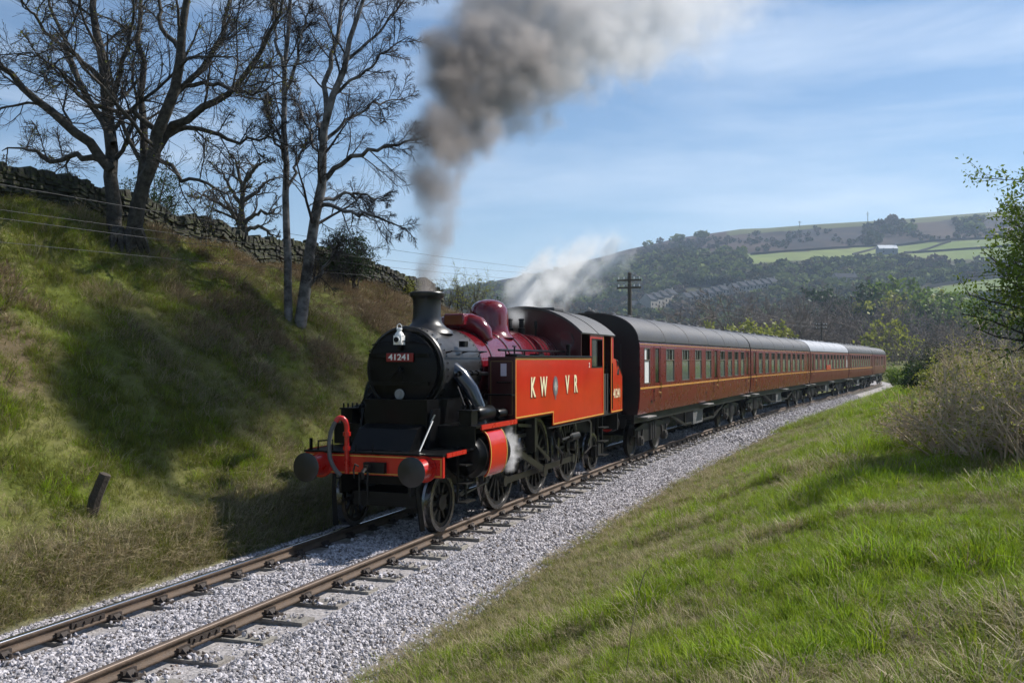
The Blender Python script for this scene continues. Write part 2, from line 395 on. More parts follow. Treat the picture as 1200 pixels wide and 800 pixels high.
def sleeper_data(chairs):
    b = MB(); b.box(-1.30, 1.30, -0.125, 0.125, -0.30, -0.155)
    return b.data('sleeper', M_sleeper)
sl_me = sleeper_data(False)
cb = MB(); cb.box(-.17, .17, -.085, .085, -.156, -.13); cb.add([(.035, -.06, -.13), (.13, -.05, -.13), (.13, .05, -.13), (.035, .06, -.13), (.04, -.045, -.07), (.055, -.04, -.07), (.055, .04, -.07), (.04, .045, -.07)], [(0, 1, 2, 3), (4, 7, 6, 5), (0, 4, 5, 1), (1, 5, 6, 2), (2, 6, 7, 3), (3, 7, 4, 0)])
cb.add([(-.035, -.06, -.13), (-.13, -.05, -.13), (-.13, .05, -.13), (-.035, .06, -.13), (-.04, -.045, -.07), (-.055, -.04, -.07), (-.055, .04, -.07), (-.04, .045, -.07)], [(3, 2, 1, 0), (5, 6, 7, 4), (1, 5, 4, 0), (2, 6, 5, 1), (3, 7, 6, 2), (0, 4, 7, 3)])
for sx in (-.135, .135): cb.lathe([(-.13, .022), (-.09, .02), (-.085, .0)], (sx, 0, 0), n=6)
cb.box(.03, .065, -.085, .085, -.11, -.07)
ch_me = cb.data('rail_chair', M_chair)
k0 = -14
for k in range(k0, 150):
    s_ = k * 0.72; x, y = trk(s_); h = trh(s_)
    o = bpy.data.objects.new('sleeper', sl_me); link(o, track); o.location = (float(x) - T0.x, float(y) - T0.y, random.uniform(-.012, .006)); o.rotation_euler = (0, 0, -h + random.uniform(-.012, .012))
    if k < 62:
        for sd_ in (-1, 1):
            c = bpy.data.objects.new('rail_chair', ch_me); link(c, o); c.location = (sd_ * 0.7525, 0, 0)
# fishplates at a joint
fb = MB()
for sx in (-1, 1):
    fb.box(sx * .012, sx * .03, -.23, .23, -.105, -.045)
    for yy in (-.17, -.06, .06, .17): fb.lathe([(0, .018), (sx * .022, .018), (sx * .024, 0)], (sx * .03, yy, -.075), 'X', 6)
fp_me = fb.data('fishplate', M_chair)
for s_, sd_ in ((3.24, 1), (3.24, -1), (21.2, 1), (21.2, -1)):
    x, y = trk(s_, sd_ * 0.7525); o = bpy.data.objects.new('fishplate', fp_me); link(o, track); o.location = (float(x) - T0.x, float(y) - T0.y, 0); o.rotation_euler = (0, 0, -trh(s_))
# ------------------------------------------------------------------ locomotive
M_black = mat('gloss_black_paint', (0.005, 0.005, 0.0055), 0.33, spec=0.16, var=0.25, vscale=6)
M_sbox = mat('smokebox_black', (0.016, 0.016, 0.018), 0.36, spec=0.5, var=0.25, vscale=8)
M_under = mat('oily_black_underframe', (0.008, 0.0075, 0.007), 0.5, spec=0.3, var=0.4, vscale=9)
M_rodsteel = mat('oily_steel_rod', (0.075, 0.072, 0.068), 0.32, 0.9, var=0.25, vscale=10)
M_spoke = mat('black_wheel_paint', (0.009, 0.0085, 0.008), 0.38, spec=0.35, var=0.3, vscale=12)
M_tyre = mat('steel_tyre', (0.17, 0.165, 0.165), 0.25, 0.9, var=0.3, vscale=8)
M_red = mat('red_tank_paint', (0.50, 0.016, 0.007), 0.18, spec=0.5, coat=0.35, var=0.16, vscale=1.3, bump=0.10, bscale=2.2)
M_maroon = mat('crimson_boiler_paint', (0.125, 0.005, 0.011), 0.17, spec=0.5, coat=0.4, var=0.1, vscale=2)
M_darkmar = mat('dark_maroon_paint', (0.050, 0.006, 0.007), 0.3, spec=0.5, coat=0.2)
M_vred = mat('signal_red_paint', (0.46, 0.012, 0.008), 0.28, coat=0.3, var=0.1, vscale=5)
M_yellow = mat('straw_yellow_lining', (0.58, 0.34, 0.06), 0.4)
M_cream = mat('cream_lettering', (0.80, 0.70, 0.45), 0.45)
M_white = mat('white_enamel', (0.80, 0.79, 0.76), 0.35)
M_roofgrey = mat('grey_cab_roof', (0.055, 0.054, 0.056), 0.55, var=0.3, vscale=5)
M_brass = mat('brass_fitting', (0.55, 0.36, 0.13), 0.25, 1.0)
M_copper = mat('steel_pipework', (0.22, 0.21, 0.2), 0.35, 0.8)
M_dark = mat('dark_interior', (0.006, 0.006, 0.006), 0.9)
M_glass = mat('dark_window_glass', (0.035, 0.04, 0.037), 0.035, spec=0.9)
M_rubber = mat('grey_rubber_hose', (0.09, 0.09, 0.088), 0.55)

_txt = {}
def text_mesh(name, body, size, m, extrude=0.003, bold=0.0):
    c = bpy.data.curves.new(name, 'FONT'); c.body = body; c.size = size; c.extrude = extrude; c.offset = bold; c.align_x = 'CENTER'; c.align_y = 'CENTER'
    o = bpy.data.objects.new(name, c); COL.objects.link(o)
    dg = bpy.context.evaluated_depsgraph_get(); me = bpy.data.meshes.new_from_object(o.evaluated_get(dg)); COL.objects.unlink(o); bpy.data.objects.remove(o)
    me.name = name; me.materials.clear(); me.materials.append(m); return me

LOC0 = Vector((-2.206, 14.172, 0)); LH = R(20.76)
loco = empty('tank_locomotive', LOC0, -LH)
tag(loco, 'red and black steam tank locomotive 41241 with KWVR on its side tank', 'locomotive')
def P(name, b, m, parent=loco, smooth=None, bevel=0.0, loc=None): return b.build(name, m, parent, smooth, loc, bevel)

# main frames
b = MB()
for q in (-.60, .60): b.box(q - .02, q + .02, .27, 10.5, .62, 1.26)
for s_ in (.9, 2.3, 4.3, 6.3, 8.5, 10.2): b.box(-.58, .58, s_ - .03, s_ + .03, .7, 1.2)
b.box(-.58, .58, 1.0, 9.8, .95, 1.0)
P('main_frame', b, M_under)
P('ash_pan', MB().box(-.5, .5, 5.6, 7.3, .45, 1.25), M_under)
# front buffer beam, lined
bb = P('buffer_beam', MB().box(-1.19, 1.19, .20, .27, .93, 1.245), M_vred, bevel=.006)
b = MB()
for z in (.955, 1.215): b.box(-1.17, 1.17, .192, .20, z - .008, z + .008)
for q in (-1.16, 1.16): b.box(q - .008, q + .008, .1925, .20, .97, 1.2)
P('lining', b, M_yellow, bb)
def buffer(q, s0, sgn):
    e = MB().lathe([(0, .20), (sgn * .03, .20), (sgn * .03, .165), (sgn * .27, .125), (sgn * .27, .10), (sgn * .42, .09)], (q, s0, 1.06), 'Y', 24)
    h = P('buffer', e, M_vred, smooth=35)
    P('buffer_head', MB().lathe([(sgn * .40, .09), (sgn * .42, .215), (sgn * .445, .222), (sgn * .465, .16), (sgn * .472, 0)], (q, s0, 1.06), 'Y', 32), M_sbox, h, smooth=35)
for q in (-.89, .89): buffer(q, .2, -1)
# front platform (low) and its red edges
P('front_platform', MB().box(-1.20, 1.20, .17, 1.34, 1.25, 1.278), M_black, bevel=.004)
for q in (-1.2, 1.2):
    P('platform_edge', MB().box(q - .012, q + .014, .30, 1.02, 1.225, 1.29), M_vred)
# sloping front framing plates + smokebox saddle
b = MB()
for q in (-.62, .62):
    b.extr([(.85, 1.279), (1.28, 1.279), (1.28, 1.9), (1.0, 1.9)], q - .02, q + .02, axis='X')
b.extr([(.95, 1.28), (2.45, 1.28), (2.45, 2.05), (.95, 2.05)], -.56, .56, axis='X')
P('smokebox_saddle', b, M_black)
P('piston_cover', MB().extr([(.42, 1.28), (.95, 1.28), (.95, 1.66), (.70, 1.60)], -.52, .52, axis='X'), M_black)
# raised running plate over the cylinders and wheels, both sides
for sg_ in (-1, 1):
    rp = MB().box(min(sg_ * .60, sg_ * 1.30), max(sg_ * .60, sg_ * 1.30), 1.20, 2.94, 1.60, 1.635).box(min(sg_ * .60, sg_ * 1.27), max(sg_ * .60, sg_ * 1.27), 2.94, 7.7, 1.60, 1.635)
    rpo = P('running_plate', rp, M_black)
    e = MB(); q = sg_ * 1.30
    e.box(q - .012, q + .014, 1.40, 3.02, 1.565, 1.645); P('red_valance', e, M_vred, rpo)
    P('front_drop_plate', MB().box(min(sg_ * .64, sg_ * 1.28), max(sg_ * .64, sg_ * 1.28), 1.20, 1.225, 1.29, 1.60), M_black, rpo)
# smokebox, boiler, firebox
BZ = 2.53
sb_ = P('smokebox', MB().lathe([(1.28, .705), (1.31, .715), (1.34, .70), (2.88, .70)], (0, 0, BZ), 'Y', 48), M_sbox, smooth=35)
b = MB()
for k in range(40):
    t = 2 * PI * k / 40
    for yy in (1.46, 2.80): b.lathe([(0, .013), (.012, .008)], (0, 0, 0), n=5) if False else b.box(-.012, .012, -.012, .012, -.004, .012, 0, Matrix.Translation((.70 * math.cos(t), yy, BZ + .70 * math.sin(t))) @ Matrix.Rotation(t - PI / 2, 4, 'Y').inverted())
P('rivet_ring', b, M_sbox, sb_)
b = MB().lathe([(1.285, .70), (1.24, .67), (1.25, .62), (1.20, .615), (1.17, .52), (1.145, .34), (1.13, .15), (1.128, 0)], (0, 0, BZ), 'Y', 48)
door = P('smokebox_door', b, M_black, sb_, smooth=30)
b = MB()
for z in (2.30, 2.76):
    b.box(-.58, .50, 1.125, 1.15, z - .03, z + .03, 0, None)
b.lathe([(0, .05), (-.07, .045), (-.08, 0)], (0, 1.13, BZ), 'Y', 12); b.bar((0, 1.055, BZ), (.10, 1.04, BZ - .2), .025); b.bar((0, 1.04, BZ), (-.16, 1.03, BZ - .14), .025)
b.tube([(-.5, 1.09, 2.93), (-.25, 1.06, 2.985), (.25, 1.06, 2.985), (.5, 1.09, 2.93)], .012, 6)
P('door_strap', b, M_black, sb_)
npl = P('number_plate', MB().box(-.245, .245, 1.085, 1.115, 2.655, 2.795), M_vred, sb_, bevel=.008)
npl.data.materials[0] = mat('deep_red_plate', (0.22, 0.010, 0.012), 0.35)
me = text_mesh('plate_number', '41241', .135, M_white, .004, .0022)
o = bpy.data.objects.new('plate_number', me); link(o, sb_); o.location = (0, 1.081, 2.725); o.rotation_euler = (PI / 2, 0, 0); o.scale = (1.18, 1, 1)
b = MB().lathe([(0, .085), (-.015, .085), (-.02, .07), (-.012, .062), (-.012, .0)], (0, 1.10, 2.13), 'Y', 24); b.box(-.03, .03, 1.075, 1.09, 2.10, 2.17); b.box(-.012, .012, 1.07, 1.09, 2.075, 2.2)
P('shed_plate', b, mat('worn_grey_plate', (0.26, 0.26, 0.25), 0.5), sb_, smooth=30)
# lamp
lp = P('headlamp', MB().box(-.07, .07, 1.01, 1.15, 2.93, 3.08).lathe([(3.08, .08), (3.11, .068), (3.14, .04), (3.175, .038), (3.175, .05), (3.195, .044), (3.205, .016)], (0, 1.08, 0), 'Z', 16).lathe([(1.01, .058), (.975, .056), (.97, .045)], (0, 0, 3.01), 'Y', 16), M_white, loco, smooth=35)
P('lamp_lens', MB().lathe([(.967, .044), (.962, .0)], (0, 0, 3.01), 'Y', 16), M_dark, lp)
P('lamp_handle', MB().tube([(-.04, 1.08, 3.185), (-.04, 1.08, 3.245), (0, 1.08, 3.27), (.04, 1.08, 3.245), (.04, 1.08, 3.185)], .008, 6), M_white, lp)
P('lamp_bracket', MB().box(-.03, .03, 1.07, 1.20, 2.84, 2.93), M_black, lp)
# chimney
P('chimney', MB().lathe([(3.13, .46), (3.19, .43), (3.24, .34), (3.32, .262), (3.42, .242), (3.60, .238), (3.70, .242), (3.74, .255), (3.765, .285), (3.78, .294), (3.83, .296), (3.845, .285), (3.845, .215), (3.5, .18)], (0, 2.10, 0), 'Z', 40), M_sbox, smooth=35)
# boiler barrel, bands, firebox
bl = P('boiler', MB().lathe([(2.88, .69), (3.6, .70), (4.6, .725), (5.5, .75), (6.0, .757)], (0, 0, BZ), 'Y', 48), M_maroon, smooth=35)
b = MB()
for yy, r in ((2.89, .697), (3.42, .702), (4.35, .725), (5.05, .744), (5.80, .76)): b.lathe([(yy - .022, r), (yy - .022, r + .008), (yy + .022, r + .009), (yy + .022, r)], (0, 0, BZ), 'Y', 48, close=True)
P('boiler_band', b, M_darkmar, bl, smooth=30)
pf = []
for k in range(0, 33):
    t = PI * k / 32; x = .80 * math.cos(t); z = math.sin(t)
    e = 2.7; pf.append((.80 * math.copysign(abs(math.cos(t)) ** (2 / e), math.cos(t)), BZ + .70 * abs(z) ** (2 / e)))
pf += [(-.80, 1.7), (.80, 1.7)]
fbx = P('firebox', MB().extr(pf, 5.99, 7.05), M_maroon, smooth=40)
b = MB()
for yy in (6.02, 6.24, 6.46, 6.68, 6.9):
    b.extr([(x * 1.012, BZ + (z - BZ) * 1.012) for x, z in pf[1:32]] + [(x * .99, BZ + (z - BZ) * .99) for x, z in pf[1:32]][::-1], yy - .022, yy + .022)
P('firebox_band', b, M_darkmar, fbx)
# dome and top feed
P('dome', MB().lathe([(3.12, .52), (3.20, .44), (3.26, .405), (3.38, .39), (3.58, .388), (3.70, .365), (3.80, .30), (3.86, .20), (3.885, .08), (3.888, 0)], (0, 4.92, 0), 'Z', 40), M_maroon, smooth=40)
b = MB()
for sg_ in (-1, 1):
    ring = []
    pts = [(0, 3.36), (sg_ * .18, 3.36), (sg_ * .34, 3.31), (sg_ * .47, 3.19), (sg_ * .545, 3.02)]
    b.tube([(x, 3.55, z) for x, z in pts], [.19, .19, .18, .15, .10], 14)
b.box(-.2, .2, 3.2, 3.9, 3.30, 3.53)
P('top_feed_casing', b, M_maroon, smooth=50, bevel=.03)
b = MB()
for q in (-.13, .13):
    b.lathe([(3.22, .08), (3.36, .08), (3.37, .055), (3.52, .05), (3.53, .065), (3.56, .06), (3.57, 0)], (q, 6.45, 0), 'Z', 14)
P('safety_valve', b, M_black, smooth=35)
P('whistle', MB().lathe([(3.2, .02), (3.36, .02), (3.36, .035), (3.52, .035), (3.53, 0)], (.35, 6.75, 0), 'Z', 10), M_under)
# handrails
for sg_ in (-1, 1):
    q = sg_ * .76; b = MB().tube([(q, 1.45, 2.83), (q, 2.95, 2.83)], .014, 6)
    for yy in (1.5, 2.15, 2.9): b.bar((sg_ * .62, yy, 2.80), (q, yy, 2.83), .022)
    P('handrail', b, M_black)
    b = MB().box(min(q * .86, q), max(q * .86, q), 1.98, 2.12, 2.90, 3.0); P('washout_cover', b, M_black)
# steam pipe to cylinder (polished)
M_pipe = mat('blue_black_pipe', (0.020, 0.026, 0.040), 0.20, coat=0.6)
for sg_ in (-1, 1):
    b = MB().tube([(sg_ * .55, 1.80, 2.55), (sg_ * .76, 1.82, 2.42), (sg_ * .92, 1.86, 2.20), (sg_ * 1.02, 1.92, 1.92), (sg_ * 1.03, 1.95, 1.60)], [.16, .135, .13, .13, .14], 18)
    P('steam_pipe', b, M_pipe, smooth=40)
    # lubricators and ejector gear above the running plate
    b = MB().box(sg_ * 1.08 - .11, sg_ * 1.08 + .11, 1.26, 1.52, 1.63, 1.86)
    b.box(sg_ * 1.08 - .13, sg_ * 1.08 + .13, 1.24, 1.54, 1.86, 1.885)
    for k in range(4): b.lathe([(1.885, .018), (1.96, .016), (1.965, .0)], (sg_ * 1.08 - .08 + .05 * k, 1.3 + .06 * k, 0), 'Z', 6)
    P('lubricator', b, M_black, bevel=.01)
    b = MB().lathe([(1.62, .0), (1.62, .10), (1.66, .125), (2.25, .125), (2.29, .10), (2.29, 0)], (sg_ * 1.10, 0, 1.80), 'Y', 20); P('ejector_drum', b, M_black, smooth=35)
    b = MB().lathe([(2.50, .0), (2.50, .07), (2.53, .085), (2.86, .085), (2.88, 0)], (sg_ * 1.12, 0, 1.76), 'Y', 16); P('air_reservoir', b, M_black, smooth=35)
    b = MB()
    for k in range(7):
        yy = 1.5 + k * .16; b.tube([(sg_ * 1.0, yy, 1.66), (sg_ * (.98 + .03 * (k % 3)), yy + .02, 1.9 + .05 * (k % 2)), (sg_ * .80, yy + .1, 2.25 - .03 * k)], .011, 5)
    b.tube([(sg_ * .78, 1.6, 2.44), (sg_ * .80, 2.0, 2.46), (sg_ * .80, 2.9, 2.44)], .03, 8)
    for yy in (1.72, 1.95, 2.2, 2.45): b.lathe([(-.05, .045), (.05, .045), (.052, .0)], (sg_ * .80, yy, 2.46), 'Y', 8)
    P('lubrication_pipe', b, M_black)
# cylinders
for sg_ in (-1, 1):
    q = sg_ * .99
    cyl = P('cylinder', MB().lathe([(1.34, 0), (1.34, .20), (1.38, .30), (1.46, .33), (1.50, .375), (2.56, .375), (2.60, .31), (2.66, .2), (2.66, 0)], (q, 0, 1.13), 'Y', 32).lathe([(1.36, 0), (1.36, .12), (1.48, .16), (2.62, .16), (2.70, .08), (2.7, 0)], (sg_ * .95, 0, 1.50), 'Y', 20), M_black, smooth=35)
    # red clothing sheet, flat flank joined to a round top and bottom
    prf = []
    for t in np.linspace(R(-62), R(72), 17):
        prf.append((q + sg_ * .40 * math.cos(t) ** .42, 1.155 + .41 * math.sin(t)))
    inner = [(q + (x - q) * .955, 1.155 + (z - 1.155) * .955) for x, z in prf][::-1]
    P('cylinder_clothing', MB().extr(prf + inner, 1.60, 2.34), M_red, cyl, smooth=40)
    e = MB()
    for yy in (1.615, 2.325):
        o2 = [(q + (x - q) * 1.012, 1.155 + (z - 1.155) * 1.012) for x, z in prf]; i2 = [(q + (x - q) * .99, 1.155 + (z - 1.155) * .99) for x, z in prf][::-1]
        e.extr(o2 + i2, yy - .012, yy + .012)
    P('lining', e, M_yellow, cyl)
    # slide bars, crosshead, rods
    e = MB().box(sg_ * 1.0 - .04, sg_ * 1.0 + .04, 2.62, 4.25, 1.24, 1.30).box(sg_ * 1.0 - .04, sg_ * 1.0 + .04, 2.62, 4.25, .98, 1.03)
    P('slide_bar', e, M_rodsteel)
    P('crosshead', MB().box(sg_ * 1.02 - .06, sg_ * 1.02 + .06, 3.2, 3.48, .98, 1.3).tube([(sg_ * 1.0, 2.6, 1.13), (sg_ * 1.0, 3.3, 1.13)], .035, 10), M_rodsteel)
    P('connecting_rod', MB().bar((sg_ * 1.06, 3.34, 1.12), (sg_ * 1.06, 5.22, .50), .05, .12).lathe([(-.04, .12), (.04, .12)], (sg_ * 1.06, 5.22, .50), 'X', 16), M_rodsteel)
    P('valve_gear', MB().bar((sg_ * 1.12, 3.55, 1.5), (sg_ * 1.12, 4.5, 1.42), .03, .06).bar((sg_ * 1.12, 3.42, 1.5), (sg_ * 1.12, 3.4, .86), .03, .06).bar((sg_ * 1.12, 4.5, 1.65), (sg_ * 1.12, 4.56, 1.02), .05, .10).bar((sg_ * 1.13, 4.55, 1.05), (sg_ * 1.13, 5.35, .70), .03, .06).bar((sg_ * 1.10, 2.7, 1.5), (sg_ * 1.10, 3.5, 1.5), .035).box(sg_ * 1.1 - .1, sg_ * 1.1 + .1, 4.28, 4.36, .95, 1.6), M_rodsteel)
    P('coupling_rod', MB().bar((sg_ * .93, 3.30, .50), (sg_ * .93, 7.62, .50), .04, .11).lathe([(-.035, .1), (.035, .1)], (sg_ * .93, 3.37, .5), 'X', 14).lathe([(-.035, .1), (.035, .1)], (sg_ * .93, 5.42, .5), 'X', 14).lathe([(-.035, .1), (.035, .1)], (sg_ * .93, 7.55, .5), 'X', 14), M_rodsteel)
    P('drain_cock', MB().tube([(q, 1.6, .8), (q, 1.55, .62), (q + .02, 1.2, .56)], .016, 6).tube([(q, 2.4, .8), (q, 2.38, .6), (q + .02, 1.25, .53)], .016, 6), M_copper)

def wheel(name, q, s_, r, nsp, sg_, par=loco, weight=None, polished=False):
    b = MB().lathe([(-.05, .0), (-.05, .13), (.07, .13), (.075, 0)], (0, 0, 0), 'X', 20)
    rim = r - .075
    b.lathe([(-.05, rim + .005), (-.05, rim - .06), (.05, rim - .06), (.05, rim + .005)], (0, 0, 0), 'X', 40, close=True)
    for k in range(nsp):
        t = 2 * PI * (k + .5) / nsp; d = Vector((0, math.cos(t), math.sin(t)))
        b.bar(d * .09, d * (rim - .03), .055 if r > .6 else .05, .06)
    if weight is not None:
        a0 = weight; arc = [(rim * math.cos(a0 + t) * .97, rim * math.sin(a0 + t) * .97) for t in np.linspace(-.55, .55, 9)]
        b.extr(arc, -.045, .055, axis='X')
    if r > .6: b.lathe([(-.05, .09), (.16 * sg_, .085), (.165 * sg_, 0)], (0, .25, 0), 'X', 14)
    w = P(name, b, M_spoke, par, loc=(q, s_, r), smooth=30)
    # tyre: tread and flange on the inside
    f = -sg_
    P('tyre', MB().lathe([(-.065, rim), (.065, rim), (.065, r), (-.065 + (.03 if sg_ > 0 else 0), r), (-.065, r + .028) if sg_ > 0 else (.065, r + .001), (-.075, r + .01) if sg_ > 0 else (-.066, r)], (0, 0, 0), 'X', 48, close=True), M_tyre, w, smooth=30)
    return w
for sg_ in (-1, 1):
    wheel('pony_wheel', sg_ * .77, .95, .457, 9, sg_)
    for s_ in (3.37, 5.42, 7.55): wheel('driving_wheel', sg_ * .77, s_, .762, 15, sg_, weight=PI)
    wheel('trailing_wheel', sg_ * .77, 9.55, .457, 9, sg_)
b = MB()
for s_, r in ((.95, .457), (3.37, .762), (5.42, .762), (7.55, .762), (9.55, .457)): b.tube([(-.75, s_, r), (.75, s_, r)], .085, 12)
P('axle', b, M_under)
b = MB().box(-.55, .55, .6, 1.5, .40, .62)
for sg_ in (-1, 1): b.bar((sg_ * .66, .5, .75), (sg_ * .66, 1.5, .62), .05, .16)
P('pony_truck', b, M_under)
b = MB()
for sg_ in (-1, 1): b.box(sg_ * .95 - .05, sg_ * .95 + .05, 9.2, 9.9, .35, .62)
P('trailing_truck', b, M_under)
b = MB()   # brake hangers and sand pipes
for sg_ in (-1, 1):
    for s_ in (4.38, 6.45, 8.45):
        b.bar((sg_ * .77, s_, 1.05), (sg_ * .77, s_ + .02, .3), .06, .05); b.box(sg_ * .77 - .06, sg_ * .77 + .06, s_ - .09, s_ - .02, .42, .75)
    for s_ in (2.55, 4.5): b.tube([(sg_ * .95, s_ + .1, 1.5), (sg_ * .9, s_ + .05, .8), (sg_ * .8, s_ + .06, .15)], .016, 6)
P('brake_hanger', b, M_under)
# guard irons
for sg_ in (-1, 1):
    P('guard_iron', MB().tube([(sg_ * .72, .30, 1.0), (sg_ * .72, .28, .72), (sg_ * .74, .33, .45), (sg_ * .755, .40, .10)], [.04, .04, .045, .05], 4), M_under)
# front steps between buffer beam and cylinder, and cab steps
def steps(name, q, s0, s1, z0, z1, n):
    sg_ = 1 if q > 0 else -1; b = MB()
    for s_ in (s0, s1): b.box(q - .015, q + .015, s_ - .02, s_ + .02, z0, z1)
    for k in range(n):
        z = z0 + .02 + k * (z1 - z0) / n; b.box(min(q - sg_ * .02, q + sg_ * .16), max(q - sg_ * .02, q + sg_ * .16), s0 - .04, s1 + .04, z - .012, z + .012)
    return P(name, b, M_under)
for sg_ in (-1, 1):
    steps('front_step', sg_ * 1.02, 1.12, 1.42, .42, 1.3, 3)
    steps('cab_step', sg_ * 1.10, 9.02, 9.42, .40, 1.38, 3)
    P('cab_grab_rail', MB().tube([(sg_ * 1.12, 5.3, 1.33), (sg_ * 1.16, 8.1, 1.33), (sg_ * 1.16, 8.25, 1.25), (sg_ * 1.14, 8.28, .70), (sg_ * 1.0, 8.28, .55)], .022, 7), M_copper)
    P('injector', MB().lathe([(6.9, .05), (6.95, .09), (7.5, .09), (7.55, .05)], (sg_ * 1.05, 0, 1.02), 'Y', 12).tube([(sg_ * 1.05, 6.9, 1.02), (sg_ * 1.05, 6.4, 1.0), (sg_ * 1.0, 6.2, 1.35)], .03, 8).tube([(sg_ * 1.1, 5.6, 1.25), (sg_ * 1.12, 5.75, .95), (sg_ * 1.1, 6.3, .72), (sg_ * 1.0, 6.5, .5)], .022, 8), M_under)
P('lifting_rod', MB().tube([(.70, .40, 1.29), (.66, .95, 1.72)], .013, 6).tube([(.64, .93, 1.70), (.70, .95, 1.82)], .012, 6), mat('bare_steel_rod', (0.5, 0.5, 0.48), 0.4, 0.6))
# vacuum standpipe and hose, coupling hook
vp = P('vacuum_pipe', MB().tube([(-.42, .17, .95), (-.42, .16, 1.64), (-.425, .155, 1.70), (-.44, .14, 1.755), (-.47, .12, 1.79), (-.505, .10, 1.80), (-.54, .09, 1.785), (-.565, .08, 1.74)], .04, 12).lathe([(1.30, .06), (1.36, .06)], (-.42, .16, 0), 'Z', 12).lathe([(1.52, .06), (1.58, .06)], (-.42, .16, 0), 'Z', 12), M_vred, smooth=40)
P('vacuum_hose', MB().tube([(-.565, .08, 1.745), (-.60, .065, 1.68), (-.635, .05, 1.58), (-.655, .04, 1.45), (-.66, .04, 1.32), (-.645, .04, 1.18), (-.60, .05, 1.07), (-.54, .06, .98), (-.47, .08, .92)], .034, 10), M_rubber, vp, smooth=40)
P('coupling', MB().box(-.03, .03, -.02, .2, 1.0, 1.10).tube([(0, -.02, 1.05), (0, -.10, 1.0), (0, -.08, .92), (0, -.0, .90)], .03, 8).tube([(-.07, -.06, 1.0), (-.07, -.06, .55), (0, -.06, .48), (.07, -.06, .55), (.07, -.06, 1.0)], .018, 6).tube([(-.10, -.03, 1.08), (-.15, -.05, 1.12), (-.18, -.05, 1.02), (-.16, -.05, .9)], .014, 6).box(-.11, .25, .12, .2, .97, 1.13), M_under)
P('front_bracket', MB().box(-1.13, -1.10, .22, .27, 1.28, 1.46).tube([(-.98, .24, 1.28), (-.98, .24, 1.42), (-.72, .24, 1.44), (-.72, .24, 1.28)], .014, 6).tube([(.0, .22, 1.28), (.0, .22, 1.40)], .01, 6).tube([(-.3, .22, 1.28), (-.3, .22, 1.38)], .01, 6).tube([(-.3, .24, 1.31), (.5, .24, 1.31)], .008, 6), M_black)
